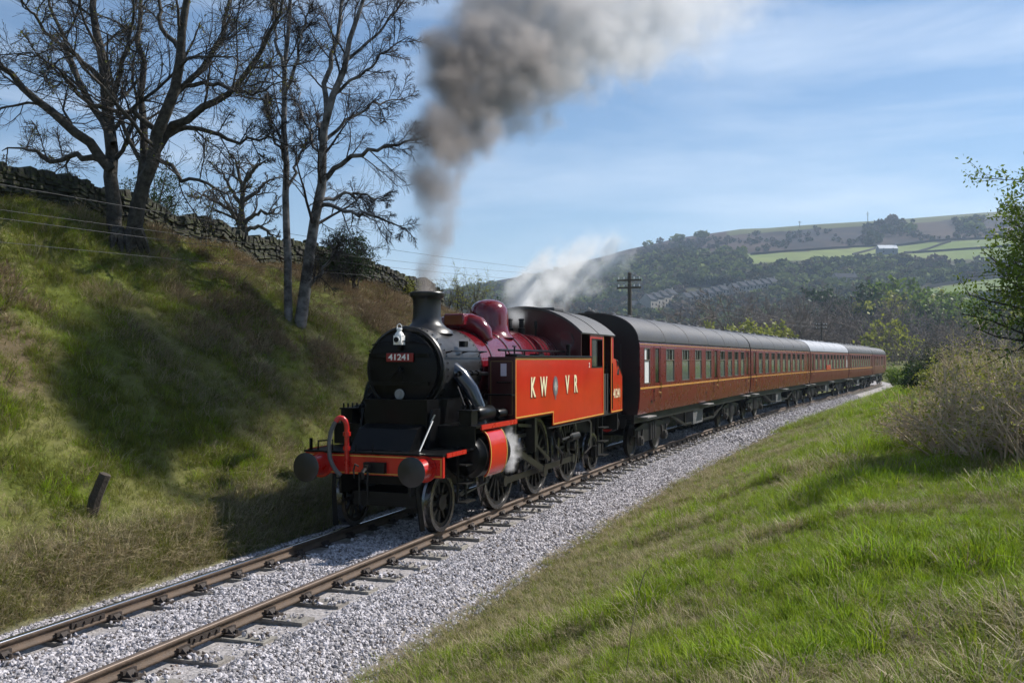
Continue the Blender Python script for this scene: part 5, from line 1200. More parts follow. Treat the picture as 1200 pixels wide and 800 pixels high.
for k, c, n, nm, lb, f in ((kg & th, C_gr, 5, 'green_grass', 'green grass on the steep bank left of the track', 1.0), (ko & th, C_ol, 4, 'olive_grass', 'olive rough grass on the steep bank left of the track', 1.05), (kd & th, C_dry, 4, 'dry_grass', 'hanging bleached grass along the foot of the steep bank', 1.15), (kb & th, C_brk, 3, 'dead_bracken', 'brown dead bracken on the upper bank', 1.1)):
    sow(nm, X[k], Y[k], Z[k], sz[k] * f, c, n, lb, bank_tilt(k))
# thick overhanging fringe at the foot of the bank
s_, q_, X, Y, Z = field(17000, -6, 26, -2.45, -1.66)
kk = rng.random(len(X)) < ss(2.5, 1.8, -q_ + .5 * (fbm(X, Y, 3) - .5)) + .05; X, Y, Z = X[kk], Y[kk], Z[kk]; k = rng.random(len(X)) < .55
sow('dry_grass', X[k], Y[k], Z[k], rng.uniform(.7, 1.3, k.sum()), C_dry, 4, 'bleached fringe of grass hanging over the ballast edge', bank_tilt(k))
sow('olive_grass', X[~k], Y[~k], Z[~k], rng.uniform(.7, 1.1, (~k).sum()), C_ol, 4, 'olive fringe of grass hanging over the ballast edge', bank_tilt(~k))
# a few dead stalks on the right
def stalk(x, y, h, dx, label):
    g = gpix(x, y); b = MB().tube([(0, 0, -.05), (dx * .4, 0, h * .55), (dx, .05, h)], [.004, .0035, .002], 4); b.tube([(dx, .05, h), (dx + .03, .05, h + .10), (dx + .08, .06, h + .16)], [.004, .003, .001], 4)
    o = b.build('grass_stalk', M_dry); o.location = g; tag(o, label, 'stalk')
stalk(731, 795, .55, .10, 'tall single dead grass stalk leaning above the green tufts')
stalk(1044, 510, .55, -.1, 'dead reed stalk standing in the tussock near the bramble end')
# ------------------------------------------------------------------ far valley side
_sx = [-1500, 0, 300, 480, 540, 585, 645, 675, 708, 732, 768, 798, 828, 870, 900, 950, 1000, 1050, 1100, 1150, 1200, 1500, 2700]
_sy = [400, 396, 384, 356, 338, 328, 318, 308, 300, 293, 285, 278, 274, 268, 267, 263, 260, 257, 253, 249, 246, 238, 250]
YF, YS, ZV = 300.0, 1300.0, -6.0
_ft = [0, .15, .35, .6, .85, 1.0]; _fz = [0, .07, .27, .58, .87, 1.0]
def hill_z(X, Y):
    X = np.asarray(X, dtype=float); Y = np.asarray(Y, dtype=float)
    px = 600 + FPX * X / np.maximum(Y, 1); zs = EYE + (HOR - np.interp(px, _sx, _sy)) / FPX * YS
    t = (Y - YF) / (YS - YF); f = np.interp(np.clip(t, 0, 1), _ft, _fz)
    z = ZV + (zs - ZV) * f + np.maximum(0, t - 1) * (YS - YF) * .02
    z = z + (fbm(X * .006, Y * .006, 3) - .5) * 14 * ss(0, .25, t) * ss(1.0, .8, t) - 6 * ss(140, 60, Y)
    return z
def hpix(x, y):
    """photo pixel -> point of the far hillside"""
    t = np.concatenate([np.arange(70, 400, 2.0), np.arange(400, 1400, 4.0)]); X = (x - 600) / FPX * t; k = np.argmax(hill_z(X, t) >= EYE + (HOR - y) / FPX * t)
    return Vector((X[k], t[k], hill_z(X[k:k + 1], t[k:k + 1])[0]))
M_hill = mat('hill_turf_and_moor', (0.08, 0.08, 0.04), 0.95, attr='col', var=0.22, vscale=.05, spec=.1, detail=8)
hx = np.concatenate([np.arange(-1500, 400, 60), np.arange(400, 1320, 6), np.arange(1320, 2760, 60)]); hy = np.concatenate([np.arange(60, 300, 30), np.arange(300, 1330, 9), np.arange(1330, 3000, 120)])
HX, HY = np.meshgrid(hx, hy, indexing='ij'); HXW = (HX - 600) / FPX * HY; HZ = hill_z(HXW, HY); PYY = HOR - FPX * (HZ - EYE) / HY
moor_y = np.interp(HX, [400, 540, 640, 700, 750, 800, 850, 880, 900, 1160, 1300], [350, 342, 322, 311, 301, 295, 294, 297, 297, 280, 272])
fld_b = np.interp(HX, [870, 880, 953, 1018, 1058, 1115, 1150, 1260], [300, 309, 304, 300, 299, 305, 304, 300])
moor = PYY < moor_y
fld = (HX > 876) & (PYY >= moor_y) & (PYY < fld_b)
low = (HX > 1080) & (HX < 1240) & (PYY > np.interp(HX, [1084, 1155, 1240], [339, 328, 318])) & (PYY < np.interp(HX, [1084, 1110, 1157, 1240], [342, 345, 340, 334]))
ch = np.empty(HX.shape + (3,)); ch[:] = (.050, .050, .026)
mn = fbm(HXW * .012, HY * .006, 4) * .6 + fbm(HXW * .05, HY * .02, 3) * .4
ch = np.where(moor[..., None], mixc((.016, .014, .017), (.055, .036, .028), ss(.42, .62, mn)), ch)
ch = np.where(((PYY < moor_y) & (HX > 850) & (PYY < np.interp(HX, _sx, _sy) + 4 + 3 * mn))[..., None], (.085, .095, .038), ch)
fg = mixc((.120, .165, .040), (.160, .190, .060), ss(.35, .65, mn))
ch = np.where((fld | low)[..., None], fg, ch)
ns, nq = HX.shape; idx = np.arange(ns * nq).reshape(ns, nq); fc = np.stack([idx[:-1, :-1], idx[:-1, 1:], idx[1:, 1:], idx[1:, :-1]], -1).reshape(-1, 4)[:, ::-1]
hill = mesh_np('hillside', np.stack([HXW, HY, HZ], -1).reshape(-1, 3), fc, M_hill, smooth=True, colors=ch.reshape(-1, 3)); tag(hill, kind='structure')
# plain that carries the land on to the horizon and behind the camera
pl = mesh_np('plain', [(-6000, -3000, -14), (6000, -3000, -14), (6000, 6000, -14), (-6000, 6000, -14)], [(0, 1, 2, 3)], mat('far_turf', (.06, .07, .03), .95, var=.3, vscale=.01)); tag(pl, kind='structure')

# woods on the hillside: a mass of far crowns
def blobs(pos, size, cols, nleaf, g=rng, squash=.85):
    N = len(pos); d = nrm(g.normal(size=(N, nleaf, 3))); d[..., 2] = d[..., 2] * .9 + .15; r = g.uniform(.55, 1.0, (N, nleaf, 1)) ** .5
    lump = 1 + .35 * g.normal(size=(N, 1, 3)) * 0
    c = pos[:, None] + d * r * size[:, None, None] * np.array([1, 1, squash]) * .55 + np.array([0, 0, 1]) * size[:, None, None] * .45
    s_ = size[:, None, None] * g.uniform(.14, .30, (N, nleaf, 1)); u = nrm(g.normal(size=c.shape) + d * .0); w = nrm(np.cross(u, nrm(g.normal(size=c.shape))))
    V = np.stack([c - u * s_, c + w * s_ * .8, c + u * s_, c - w * s_ * .8], 2).reshape(-1, 3)
    F_ = np.arange(len(V)).reshape(-1, 4); cc = (cols[:, None, None, :] * g.uniform(.75, 1.25, (N, nleaf, 1, 1)) * np.ones((1, 1, 4, 1))).reshape(-1, 3)
    return V, F_, cc
M_wood = leafmat('far_tree_crowns', (.05, .06, .03), 0, .2, attr='col'); M_wood.node_tree.nodes['Principled BSDF'].inputs['Specular IOR Level'].default_value = .05; M_wood.node_tree.nodes['Principled BSDF'].inputs['Roughness'].default_value = .9
def wood_points(n):
    x = rng.uniform(505, 1260, n); sky_ = np.interp(x, _sx, _sy); my = np.interp(x, [400, 540, 640, 700, 750, 800, 850, 880, 900, 1160, 1300], [350, 342, 322, 311, 301, 295, 294, 297, 297, 280, 272]); y = rng.uniform(0, 1, n) * (392 - sky_) + sky_ + 2
    fb = np.interp(x, [870, 880, 953, 1018, 1058, 1115, 1150, 1260], [300, 309, 304, 300, 299, 305, 304, 300])
    ok = np.where(x < 870, y > my + 5, y > fb + 9)
    lowf = (x > 1078) & (x < 1240) & (y > np.interp(x, [1084, 1155, 1240], [339, 328, 318]) - 1) & (y < np.interp(x, [1084, 1110, 1157, 1240], [342, 345, 340, 334]) + 13)
    ok &= ~lowf
    hous = ((x > 752) & (x < 792) & (y > 350) & (y < 374)) | ((x > 798) & (x < 912) & (y > 336) & (y < 368) & (y - 350 + (x - 800) * .15 < 14)); ok &= ~hous
    patch = ((x > 1015) & (x < 1075) & (y > 262 + abs(x - 1045) * .3) & (y < 276) & (rng.random(n) < .6)) | ((x > 1120) & (x < 1150) & (y > 262) & (y < 276) & (rng.random(n) < .5)) | ((x > 760) & (x < 835) & (abs(y - sky_ - 3) < 3) & (rng.random(n) < .5)) | ((x > 1017) & (x < 1030) & (abs(y - 287) < 4)); ok |= patch
    return x[ok], y[ok]
wx, wy = wood_points(5200)
PW = np.array([tuple(hpix(a, c)) for a, c in zip(wx, wy)]); sz = rng.uniform(6.5, 11, len(PW)) * np.clip(PW[:, 1] / 800, .75, 1.15)
pal = np.array([(.085, .074, .062), (.095, .092, .056), (.125, .155, .05), (.065, .080, .042), (.11, .088, .074), (.15, .18, .065), (.042, .056, .038)])
gw = fbm(PW[:, 0] * .011, PW[:, 1] * .011, 3) + .05
ci = np.where(rng.random(len(PW)) < ss(.42, .6, gw), rng.choice([2, 5, 1, 3], len(PW)), rng.choice([0, 1, 3, 4, 6], len(PW)))
mxp = rng.uniform(700, 1240, 900); sk = np.interp(mxp, _sx, _sy); mym = np.interp(mxp, [700, 750, 800, 850, 880, 900, 1160, 1300], [311, 301, 295, 294, 297, 297, 280, 272]); myp = sk + 5 + rng.random(900) * np.maximum(0, mym - sk - 7)
mk = fbm(mxp * .03, myp * .12, 3) > .5; MP = np.array([tuple(hpix(a, c_)) for a, c_ in zip(mxp[mk], myp[mk])])
PW = np.concatenate([PW, MP]); sz = np.concatenate([sz, rng.uniform(2.0, 5.0, len(MP))]); ci = np.concatenate([ci, rng.choice([0, 4, 6, 3], len(MP))])
v, f, c = blobs(PW, sz, pal[ci], 46); o = mesh_np('woodland', v, f, M_wood, colors=c); tag(o, 'hazy spring woodland covering the far hillside', 'woodland', kind='stuff')

# individual trees of the valley, in front of the hill
M_vtw = mat('valley_bare_twigs', (.125, .098, .078), .85)
def valley_proto(kind, seed):
    g = np.random.default_rng(seed); H = 14.0
    P0 = np.stack([resample([(0, 0, -1), (g.normal() * .3, g.normal() * .3, H * .3), (g.normal() * 1.5, g.normal() * 1.5, H * .65), (g.normal() * 3.2, g.normal() * 3.2, H * g.uniform(.8, 1.0))], 8) for _ in range(5)]); R0 = np.linspace(1, .15, 8)[None] * np.array([.30, .26, .22, .22, .2])[:, None]
    P1, R1 = grow(P0, R0, 7, .28, 1, 52, .42, 6, up=.05, wig=.18, rf=.5, g=g); P2, R2 = grow(P1, R1, 7, .2, 1, 46, .5, 5, up=.03, wig=.18, rf=.55, g=g); P3, R3 = grow(P2, R2, 5, .2, 1, 42, .6, 4, up=.0, wig=.18, rf=.6, g=g)
    tv, tf = joinm([tubes(P0, R0, 6), tubes(P1, np.maximum(R1, .05), 4)])
    cv, cf = joinm([tubes(P2, np.maximum(R2, .035), 3), tubes(P3, np.maximum(R3, .028), 3)])
    r = [('trunk', tv, tf, M_bark if kind else M_vtw), ('crown', cv, cf, M_vtw)]
    if kind:
        pts = P3.reshape(-1, 3); n = 2600; s_ = pts[g.integers(0, len(pts), n)] + g.normal(size=(n, 3)) * .3; lv, lf = leaves(s_, .55, g, aspect=.9); r.append(('foliage', lv, lf, {1: M_leafC, 2: M_leafA, 3: M_leafB}[kind]))
    zm = max(float(np.percentile(v[:, 2], 99.5)) for _, v, _, _ in r)
    return [(a, b * (14.0 / zm), c, d) for a, b, c, d in r]
_meshes = {}
def put_valley(kind, seed, pos, h, rz, label, nm):
    key = (kind, seed)
    root = empty(nm, pos, rz); root.scale = (h / 14,) * 3; tag(root, label, 'tree', 'trees in the valley behind the train')
    if key not in _meshes:
        _meshes[key] = []
        for n_, v, f, m in valley_proto(kind, seed): o = mesh_np(n_, v, f, m, root); _meshes[key].append((n_, o.data))
    else:
        for n_, d_ in _meshes[key]: link(bpy.data.objects.new(n_, d_), root)
VL = {0: ('bare brown tree in the valley behind the carriages', 'bare_tree'), 1: ('yellow-green budding tree in the valley behind the carriages', 'budding_tree'), 2: ('fresh green tree in the valley behind the carriages', 'green_tree'), 3: ('dark green tree in the valley behind the carriages', 'dark_tree')}
def BEH(x): return 'behind ' + ('the locomotive' if x < 730 else 'the first carriage' if x < 870 else 'the second carriage' if x < 947 else 'the pale-roofed carriage' if x < 994 else 'the tail of the train' if x < 1050 else 'the hedge')
def vt(x, ytop, Y, kind, seed):
    X = (x - 600) / FPX * Y; z = max(float(hill_z(np.array([X]), np.array([Y]))[0]), -20); s_, q_ = sq(X, Y)
    if abs(q_[0]) < 58 and s_[0] < 174: z = float(ground_z(s_, q_)[0]) if Y < 140 else z
    top = EYE + (HOR - ytop) / FPX * Y; put_valley(kind, seed, (X, Y, z - .3), max(4, (top - z) / .97), random.uniform(0, 6), VL[kind][0].replace('behind the carriages', BEH(x) + (', standing tall' if top - z > 17 else ', rather low' if top - z < 11 else '')), VL[kind][1])
for x, yt, Y, kd_, sd_ in ((868, 344, 175, 0, 1), (845, 352, 190, 0, 2), (895, 350, 185, 0, 3), (925, 356, 170, 0, 1), (950, 362, 180, 0, 2), (985, 352, 190, 0, 3), (1005, 362, 175, 0, 1), (880, 378, 150, 1, 4), (915, 388, 150, 1, 5), (828, 378, 170, 1, 4), (805, 366, 200, 0, 2), (783, 372, 200, 0, 3), (760, 374, 210, 0, 1), (735, 370, 220, 0, 3), (712, 362, 230, 0, 2), (690, 358, 230, 0, 1), (662, 352, 240, 0, 1), (640, 350, 240, 0, 2), (620, 348, 240, 0, 3), (598, 348, 230, 3, 6), (575, 346, 230, 0, 2), (556, 348, 220, 0, 3), (1048, 376, 165, 1, 5), (1035, 372, 210, 0, 2), (1070, 356, 240, 0, 1), (1090, 340, 280, 2, 7), (1020, 350, 270, 0, 1), (1045, 345, 290, 1, 4), (1110, 358, 250, 0, 3), (1130, 348, 270, 2, 8), (1095, 376, 180, 0, 3), (1120, 378, 170, 0, 1), (1145, 372, 175, 0, 2), (1165, 366, 180, 0, 3), (1075, 386, 150, 0, 1), (960, 345, 260, 0, 2), (930, 340, 280, 0, 3), (900, 338, 300, 0, 1), (985, 338, 300, 3, 6), (1185, 360, 190, 1, 4), (1210, 355, 190, 2, 8), (1060, 332, 330, 2, 7), (1000, 330, 340, 0, 1), (1150, 346, 300, 3, 6)):
    vt(x, yt, Y, kd_, sd_)
# ------------------------------------------------------------------ field walls, houses, farm
M_fwall = mat('far_field_wall', (.045, .042, .038), .95)
def field_wall(pts, label):
    pp_ = [hpix(x, y) for x, y in pts]; b = MB(); c0 = pp_[0]; out = []
    for a, c in zip(pp_[:-1], pp_[1:]):
        n = max(2, int((c - a).length / 25))
        for i in range(n):
            q0 = a.lerp(c, i / n); q1 = a.lerp(c, (i + 1) / n)
            for q in (q0, q1): q.z = float(hill_z(np.array([q.x]), np.array([q.y]))[0])
            b.bar(q0 - c0 + Vector((0, 0, .6)), q1 - c0 + Vector((0, 0, .6)), .9, 2.6)
    o = b.build('field_wall', M_fwall); o.location = c0; tag(o, label, 'wall', 'stone walls between the hill fields')
field_wall([(880, 299), (950, 294), (1020, 289), (1090, 284), (1160, 280), (1230, 276)], 'long dark wall dividing the green hill fields from the moor')
field_wall([(1000, 299), (1020, 294), (1032, 290)], 'short wall climbing the hill field left of the barn')
field_wall([(1060, 298), (1090, 292), (1115, 284)], 'wall slanting up the hill field right of the barn')
field_wall([(1060, 297), (1110, 294), (1160, 291), (1230, 288)], 'level wall across the middle of the right-hand hill field')
field_wall([(1085, 339), (1120, 333), (1160, 327), (1230, 319)], 'dark wall along the top of the lower hill field')
M_stoneh = mat('gritstone_house', (.30, .275, .235), .9, var=.15, vscale=1); M_gable = mat('sunlit_gable_colour', (.55, .48, .38), .9); M_slate = mat('slate_roof', (.05, .054, .062), .9, spec=.1); M_win = mat('house_window', (.03, .035, .04), .1); M_lightroof = mat('pale_metal_roof', (.5, .52, .55), .5)
def house(pos, rz, w, d, h, label, nm='terraced_house', wm=M_stoneh, rm=M_slate, group='terraced houses below the hill', gable_m=None):
    root = empty(nm, pos, rz); tag(root, label, 'house', group)
    MB().extr([(-d / 2, -4), (d / 2, -4), (d / 2, h), (0, h + d * .38), (-d / 2, h)], -w / 2, w / 2, axis='X').build('wall', wm, root)
    if gable_m: MB().extr([(-d / 2 + .1, -4), (d / 2 - .1, -4), (d / 2 - .1, h - .1), (0, h + d * .38 - .2), (-d / 2 + .1, h - .1)], w / 2, w / 2 + .12, axis='X').build('sunlit_gable', gable_m, root)  # sun-facing end wall coloured paler: sunlight put into its colour
    rf_ = MB().extr([(-d / 2 - .4, h - .15), (0, h + d * .38 + .1), (d / 2 + .4, h - .15), (d / 2 + .4, h + .1), (0, h + d * .38 + .4), (-d / 2 - .4, h + .1)], -w / 2 - .003, w / 2 + .2, axis='X').build('roof', rm, root)
    MB().box(w / 2 - .9, w / 2 - .1, -.5, .5, h + d * .25, h + d * .38 + 1.5).build('chimney', wm, rf_)
    for zz in (.9, 3.6):
        for xx in (-w * .25, w * .25): MB().box(xx - .55, xx + .55, -d / 2 - .08, -d / 2 + .02, zz, zz + 1.5).build('window', M_win, root)
    return root
ORD = ['second', 'third', 'fourth', 'fifth', 'sixth', 'seventh']
def terrace(x0, y0, x1, y1, n, rz, w, d, h, lab):
    A = hpix(x0, y0); Yb = A.y * 1.04; B = Vector(((x1 - 600) / FPX * Yb, Yb, 0)); B.z = EYE + (HOR - y1) / FPX * Yb
    for i in range(n):
        p = A.lerp(B, (i + .5) / n); p.z = max(p.z, float(hill_z(np.array([p.x]), np.array([p.y]))[0])); wdt = math.hypot(B.x - A.x, B.y - A.y) / n
        house(p, math.atan2(B.y - A.y, B.x - A.x), wdt, d, h, ORD[n - 2 - i] + ' house from the end of the ' + lab if i < n - 1 else 'pale-gabled end house of the ' + lab, gable_m=M_gable if i == n - 1 else None)
terrace(756, 366, 788, 366, 4, 0, 6, 9, 7.4, 'stone terrace at the foot of the wooded hill')
terrace(800, 360, 850, 352, 6, 0, 6, 8, 5.6, 'shaded stone terrace under the wood')
terrace(856, 349, 908, 341, 6, 0, 6, 8, 5.6, 'small stone terrace behind bare trees')
house(hpix(742, 368), .2, 9, 8, 5, 'small grey house left of the stone terrace', 'cottage', group=None)
house(hpix(990, 337), .1, 16, 9, 6, 'solitary grey house among the hillside trees', 'cottage', group=None)
house(hpix(1040, 298), -.05, 17, 9, 4.5, 'pale-roofed barn in the green hill field', 'barn', wm=mat('blue_grey_barn', (.16, .18, .22), .8), rm=M_lightroof, group=None)
# ------------------------------------------------------------------ telegraph poles and wires
M_pole = mat('weathered_pole', (.075, .062, .050), .9, var=.3, vscale=4); M_wire = mat('grey_wire', (.07, .07, .073), .7); M_ins = mat('white_insulator', (.6, .6, .58), .3)
def pole(pos, h, rz, label):
    r = empty('telegraph_pole', pos, rz); tag(r, label, 'pole', 'telegraph poles along the line')
    MB().tube([(0, 0, -1), (0, 0, h)], [.15, .11], 10).lathe([(h, .13), (h + .1, 0)], (0, 0, 0), 'Z', 10).build('pole', M_pole, r)
    for z in (h - .42, h - .86):
        a = MB().box(-.72, .72, -.18, -.11, z - .05, z + .05).build('crossarm', M_pole, r)
        for x in (-.62, -.3, .3, .62): MB().lathe([(z + .05, .018), (z + .10, .018), (z + .10, .045), (z + .19, .03), (z + .2, 0)], (x, -.145, 0), 'Z', 8).build('insulator', M_ins, a)
    return r
Y1 = 55.0; X1 = (738 - 600) / FPX * Y1; top1 = EYE + (HOR - 318) / FPX * Y1; z1 = float(gz(X1, Y1)[0])
pole((X1, Y1, z1 - .1), top1 - z1, R(-20), 'dark telegraph pole with two crossarms rising behind the first carriage')
Y2 = 118.0; X2 = (963 - 600) / FPX * Y2; top2 = EYE + (HOR - 376) / FPX * Y2; z2 = float(gz(X2, Y2)[0])
pole((X2, Y2, z2 - .1), top2 - z2, R(-25), 'distant telegraph pole above the third carriage roof')
Y0, X0 = -14.0, -18.6; z0 = float(gz(X0, Y0)[0]); top0 = 5.25
pole((X0, Y0, z0 - .1), max(1.5, top0 - z0), R(-20), 'telegraph pole at the top of the bank behind the camera')
def wire(a, c, sag, r, label):
    pts = []
    for i in range(33):
        t = i / 32; p = Vector(a).lerp(Vector(c), t); p.z -= sag * 4 * t * (1 - t); pts.append(p - Vector(a))
    o = MB().tube(pts, r, 4).build('telegraph_wire', M_wire); o.location = a; tag(o, label, 'wire', 'telegraph wires beside the line')
def arm(X, Y, top, rz, dx, dz): return Vector((X + dx * math.cos(rz), Y + dx * math.sin(rz), top + dz))
for dx, dz, dz0, lab in ((-.62, -.26, -.35, 'upper crossarm, field side'), (.62, -.26, -.05, 'upper crossarm, track side'), (-.62, -.70, -.95, 'lower crossarm, field side'), (.62, -.70, -.6, 'lower crossarm, track side')):
    wire(arm(X0, Y0, top0, R(-20), dx, dz0), arm(X1, Y1, top1, R(-20), dx, dz), .9, .0042, 'thin wire from across the bank to the near pole, ' + lab)
    wire(arm(X1, Y1, top1, R(-20), dx, dz), arm(X2, Y2, top2, R(-25), dx, dz), .7, .008, 'thin wire between the two telegraph poles, ' + lab)
# masts on the ridge
for x, h in ((938, 8), (1018, 14)):
    p = hpix(x, np.interp(x, _sx, _sy) + 2.5); o = MB().tube([(0, 0, -1), (0, 0, h)], [.45, .25], 6).bar((-2, 0, h * .85), (2, 0, h * .85), .3).bar((-1.5, 0, h * .7), (1.5, 0, h * .7), .3).build('ridge_mast', M_pole); o.location = p
    tag(o, 'tiny mast on the moor skyline, the %s one' % ('taller' if h > 10 else 'shorter'), 'mast')
# ------------------------------------------------------------------ smoke and steam (volumes grown round a path)
def plume(name, label, cat, path, radii, voxel, dens, color_nodes, nz_scale, nz_amp, lo=0.45, seed=0.0, anis=0.2, edge=0.55, falloff=None):
    path = [Vector(p) for p in path]; org = path[0]
    me = bpy.data.meshes.new(name)
    pts = resample(np.array([tuple(p) for p in path]), 60); dd = np.r_[0, np.cumsum([(path[i + 1] - path[i]).length for i in range(len(path) - 1)])]
    pl_ = np.linspace(0, dd[-1], 60); rr = np.interp(pl_, dd, radii); fade = np.interp(pl_, dd, falloff) if falloff is not None else np.ones(60)
    me.from_pydata([tuple(Vector(p) - org) for p in pts], [(i, i + 1) for i in range(59)], [])
    a = me.attributes.new('rad', 'FLOAT', 'POINT'); a.data.foreach_set('value', rr.astype(np.float32)); a = me.attributes.new('fade', 'FLOAT', 'POINT'); a.data.foreach_set('value', fade.astype(np.float32))
    o = bpy.data.objects.new(name, me); link(o); o.location = org; tag(o, label, cat, kind='stuff')
    mn = np.min(pts - np.array(org) - rr[:, None] * 1.35, 0); mx = np.max(pts - np.array(org) + rr[:, None] * 1.35, 0)
    m = bpy.data.materials.new(name + '_vapour'); m.use_nodes = True; n, l = m.node_tree.nodes, m.node_tree.links; n.clear()
    out = n.new('ShaderNodeOutputMaterial'); pv = n.new('ShaderNodeVolumePrincipled'); pv.inputs['Density'].default_value = dens; pv.inputs['Anisotropy'].default_value = anis
    color_nodes(n, l, pv); l.new(pv.outputs[0], out.inputs['Volume'])
    g = bpy.data.node_groups.new(name + '_grow', 'GeometryNodeTree'); g.interface.new_socket('Geometry', in_out='INPUT', socket_type='NodeSocketGeometry'); g.interface.new_socket('Geometry', in_out='OUTPUT', socket_type='NodeSocketGeometry')
    N, L = g.nodes, g.links
    gi = N.new('NodeGroupInput'); go = N.new('NodeGroupOutput'); pos = N.new('GeometryNodeInputPosition')
    def mth(op, a, b=None, c=None, clamp=False):
        x = N.new('ShaderNodeMath'); x.operation = op; x.use_clamp = clamp
        for i, v in enumerate((a, b, c)):
            if v is None: continue
            if isinstance(v, (int, float)): x.inputs[i].default_value = v
            else: L.new(v, x.inputs[i])
        return x.outputs[0]
    def vm(op, a, b=None, sc_=None):
        x = N.new('ShaderNodeVectorMath'); x.operation = op
        for i, v in enumerate((a, b)):
            if v is None: continue
            if isinstance(v, tuple): x.inputs[i].default_value = v
            else: L.new(v, x.inputs[i])
        if sc_ is not None:
            if isinstance(sc_, (int, float)): x.inputs['Scale'].default_value = sc_
            else: L.new(sc_, x.inputs['Scale'])
        return x
    def attr(nm): x = N.new('GeometryNodeInputNamedAttribute'); x.data_type = 'FLOAT'; x.inputs['Name'].default_value = nm; return x.outputs['Attribute']
    def sample(fld, p):
        sn = N.new('GeometryNodeSampleNearest'); L.new(gi.outputs[0], sn.inputs['Geometry']); L.new(p, sn.inputs['Sample Position']); si = N.new('GeometryNodeSampleIndex'); si.data_type = 'FLOAT'; L.new(gi.outputs[0], si.inputs['Geometry']); L.new(fld, si.inputs['Value']); L.new(sn.outputs[0], si.inputs['Index']); return si.outputs[0]
    r0 = sample(attr('rad'), pos.outputs[0])
    # billows: displace the sampling point by noise whose size follows the plume's radius
    off = vm('ADD', pos.outputs[0], (seed, seed * .7, -seed * 1.3)).outputs[0]
    def noise(sc_, det, src, rough=.55):
        x = N.new('ShaderNodeTexNoise'); x.inputs['Scale'].default_value = sc_; x.inputs['Detail'].default_value = det; x.inputs['Roughness'].default_value = rough; L.new(src, x.inputs['Vector']); return x
    n1 = noise(nz_scale, 5, off); d1 = vm('SUBTRACT', n1.outputs['Color'], (.5, .5, .5)).outputs[0]
    amp = mth('MULTIPLY', r0, nz_amp)
    n3 = noise(nz_scale * 3.1, 4, off); d3 = vm('SUBTRACT', n3.outputs['Color'], (.5, .5, .5)).outputs[0]
    p2 = vm('ADD', vm('ADD', pos.outputs[0], vm('SCALE', d1, None, amp).outputs[0]).outputs[0], vm('SCALE', d3, None, mth('MULTIPLY', r0, nz_amp * .42)).outputs[0]).outputs[0]
    px = N.new('GeometryNodeProximity'); px.target_element = 'EDGES'; L.new(gi.outputs[0], px.inputs[0])
    tgt = [s for s in px.inputs if s.name in ('Sample Position', 'Source Position')][0]; L.new(p2, tgt)
    rs = sample(attr('rad'), p2); fs = sample(attr('fade'), pos.outputs[0])
    dn = mth('DIVIDE', px.outputs['Distance'], rs)
    body = N.new('ShaderNodeMapRange'); body.interpolation_type = 'SMOOTHSTEP'; body.inputs[1].default_value = 1.0; body.inputs[2].default_value = edge; body.inputs[3].default_value = 0; body.inputs[4].default_value = 1; L.new(dn, body.inputs[0])
    n2 = noise(nz_scale * 1.9, 5, off, .6); wv = N.new('ShaderNodeMapRange'); wv.inputs[1].default_value = .40; wv.inputs[2].default_value = .60; wv.inputs[3].default_value = lo; wv.inputs[4].default_value = 1.25; L.new(n2.outputs['Fac'], wv.inputs[0])
    de = mth('MULTIPLY', mth('MULTIPLY', body.outputs[0], wv.outputs[0]), fs)
    vc = N.new('GeometryNodeVolumeCube'); L.new(de, vc.inputs['Density']); vc.inputs['Min'].default_value = tuple(mn); vc.inputs['Max'].default_value = tuple(mx)
    for k, ax_ in enumerate('XYZ'): vc.inputs['Resolution ' + ax_].default_value = int(max(8, min(260, (mx[k] - mn[k]) / voxel)))
    sm = N.new('GeometryNodeSetMaterial'); sm.inputs['Material'].default_value = m; L.new(vc.outputs[0], sm.inputs[0]); L.new(sm.outputs[0], go.inputs[0])
    md = o.modifiers.new('grow', 'NODES'); md.node_group = g
    return o
def col_const(c):
    def f(n, l, pv): pv.inputs['Color'].default_value = (*c, 1)
    return f
def col_soot(n, l, pv):
    """soot-brown from the chimney, turning to pale grey where steam mixes in down the plume and in places"""
    tc_ = n.new('ShaderNodeTexCoord'); sp = n.new('ShaderNodeSeparateXYZ'); l.new(tc_.outputs['Object'], sp.inputs[0])
    a = n.new('ShaderNodeMath'); a.operation = 'MULTIPLY_ADD'; a.inputs[1].default_value = .354; l.new(sp.outputs['X'], a.inputs[0])
    b = n.new('ShaderNodeMath'); b.operation = 'MULTIPLY'; b.inputs[1].default_value = .935; l.new(sp.outputs['Y'], b.inputs[0]); l.new(b.outputs[0], a.inputs[2])
    nz = n.new('ShaderNodeTexNoise'); nz.inputs['Scale'].default_value = .55; nz.inputs['Detail'].default_value = 4; l.new(tc_.outputs['Object'], nz.inputs['Vector'])
    c = n.new('ShaderNodeMath'); c.operation = 'MULTIPLY_ADD'; c.inputs[1].default_value = 5.0; l.new(nz.outputs['Fac'], c.inputs[0]); l.new(a.outputs[0], c.inputs[2])
    mr = n.new('ShaderNodeMapRange'); mr.inputs[1].default_value = 3.6; mr.inputs[2].default_value = 7.6; l.new(c.outputs[0], mr.inputs[0])
    mx = n.new('ShaderNodeMixRGB'); mx.inputs['Color1'].default_value = (.50, .455, .43, 1); mx.inputs['Color2'].default_value = (.90, .915, .95, 1); l.new(mr.outputs[0], mx.inputs['Fac']); l.new(mx.outputs[0], pv.inputs['Color'])
la = Vector((math.sin(LH), math.cos(LH), 0)); lr = Vector((math.cos(LH), -math.sin(LH), 0))
def lw(q, s_, z): return LOC0 + la * s_ + lr * q + Vector((0, 0, z))
ch0 = lw(0, 2.10, 3.80)
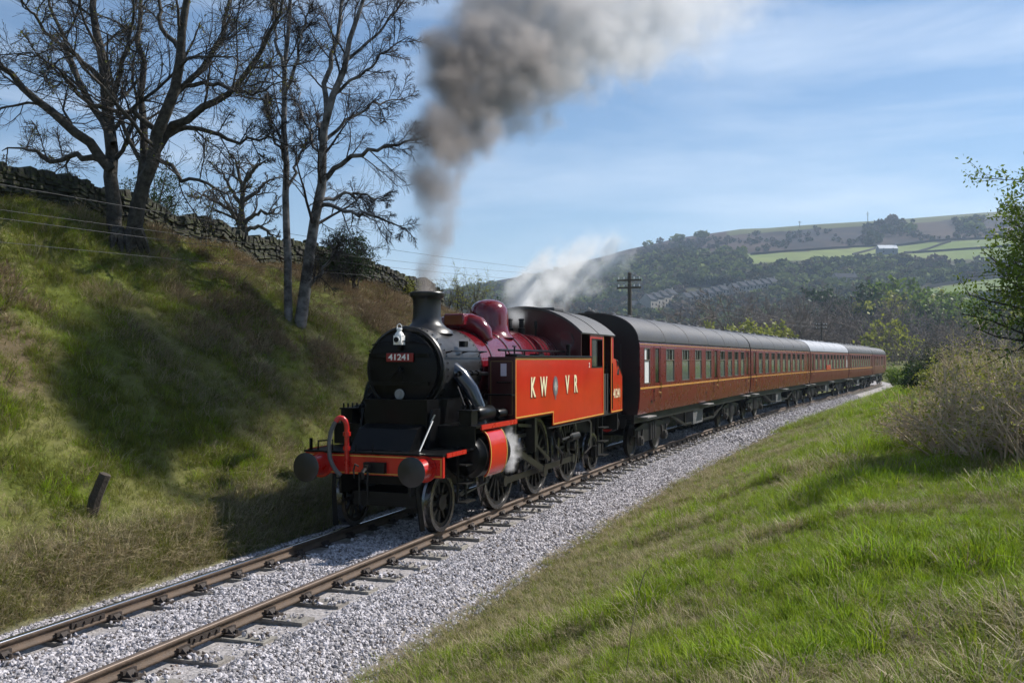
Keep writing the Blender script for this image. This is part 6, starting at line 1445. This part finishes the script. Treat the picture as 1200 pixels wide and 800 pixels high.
SP = [ch0] + [ch0 + Vector(v) for v in ((.03, .1, .8), (.10, .35, 1.7), (.28, 1.0, 2.9), (.62, 2.1, 4.2), (1.45, 3.6, 5.6), (3.0, 6.1, 7.5), (5.4, 9.8, 9.6), (7.8, 13.9, 12.2), (11.5, 20.5, 17))]
SR = [.20, .34, .50, .76, 1.22, 1.80, 2.35, 2.7, 3.2, 4.4]
plume('engine_smoke', 'tall grey-brown plume of smoke rising from the locomotive chimney', 'smoke', SP, SR, .10, 3.3, col_soot, .85, 1.9, lo=.0, seed=3.1, edge=.52, falloff=[1.0, .8, .75, .85, .9, .68, .40, .17, .06, 0])
sv = lw(0, 6.45, 3.50)
plume('safety_valve_steam', 'white wisps of steam drifting back from the boiler top', 'steam', [sv, sv + Vector((.0, .5, .25)), sv + Vector((.3, 2.0, .75)), sv + Vector((1.0, 4.2, 1.3)), sv + Vector((2.2, 7.2, 2.0)), sv + Vector((3.9, 11.0, 3.1))], [.16, .35, .65, .85, .85, .6], .07, 2.6, col_const((.96, .97, .98)), 1.1, 2.2, lo=-.25, seed=7.7, edge=.3, falloff=[1.2, 1.0, .75, .6, .4, 0])
cv_ = lw(1.25, 2.72, .98)
plume('cylinder_steam', 'small puff of steam beside the red cylinder casing', 'steam', [cv_ + Vector((0, 0, -.12)), cv_ + Vector((.02, .12, .08)), cv_ + Vector((.03, .28, .32)), cv_ + Vector((.0, .35, .62))], [.16, .27, .17, .05], .03, 9.0, col_const((.97, .97, .98)), 3.0, 1.8, lo=-.2, seed=1.3, edge=.25)
# ------------------------------------------------------------------ haze
hb_ = MB().box(-3300, 3300, -900, 3400, -15.2, 330).build('haze', None); hb_.data.materials.clear()
mh = bpy.data.materials.new('valley_haze'); mh.use_nodes = True; n, l = mh.node_tree.nodes, mh.node_tree.links; n.clear()
out = n.new('ShaderNodeOutputMaterial'); pv = n.new('ShaderNodeVolumePrincipled'); pv.inputs['Density'].default_value = 0.00021; pv.inputs['Color'].default_value = (.62, .78, 1.0, 1); pv.inputs['Anisotropy'].default_value = .2; l.new(pv.outputs[0], out.inputs['Volume'])
mh.cycles.homogeneous_volume = True if hasattr(mh, 'cycles') and hasattr(mh.cycles, 'homogeneous_volume') else True
hb_.data.materials.append(mh); tag(hb_, 'thin blue air haze filling the valley', 'haze', kind='stuff')
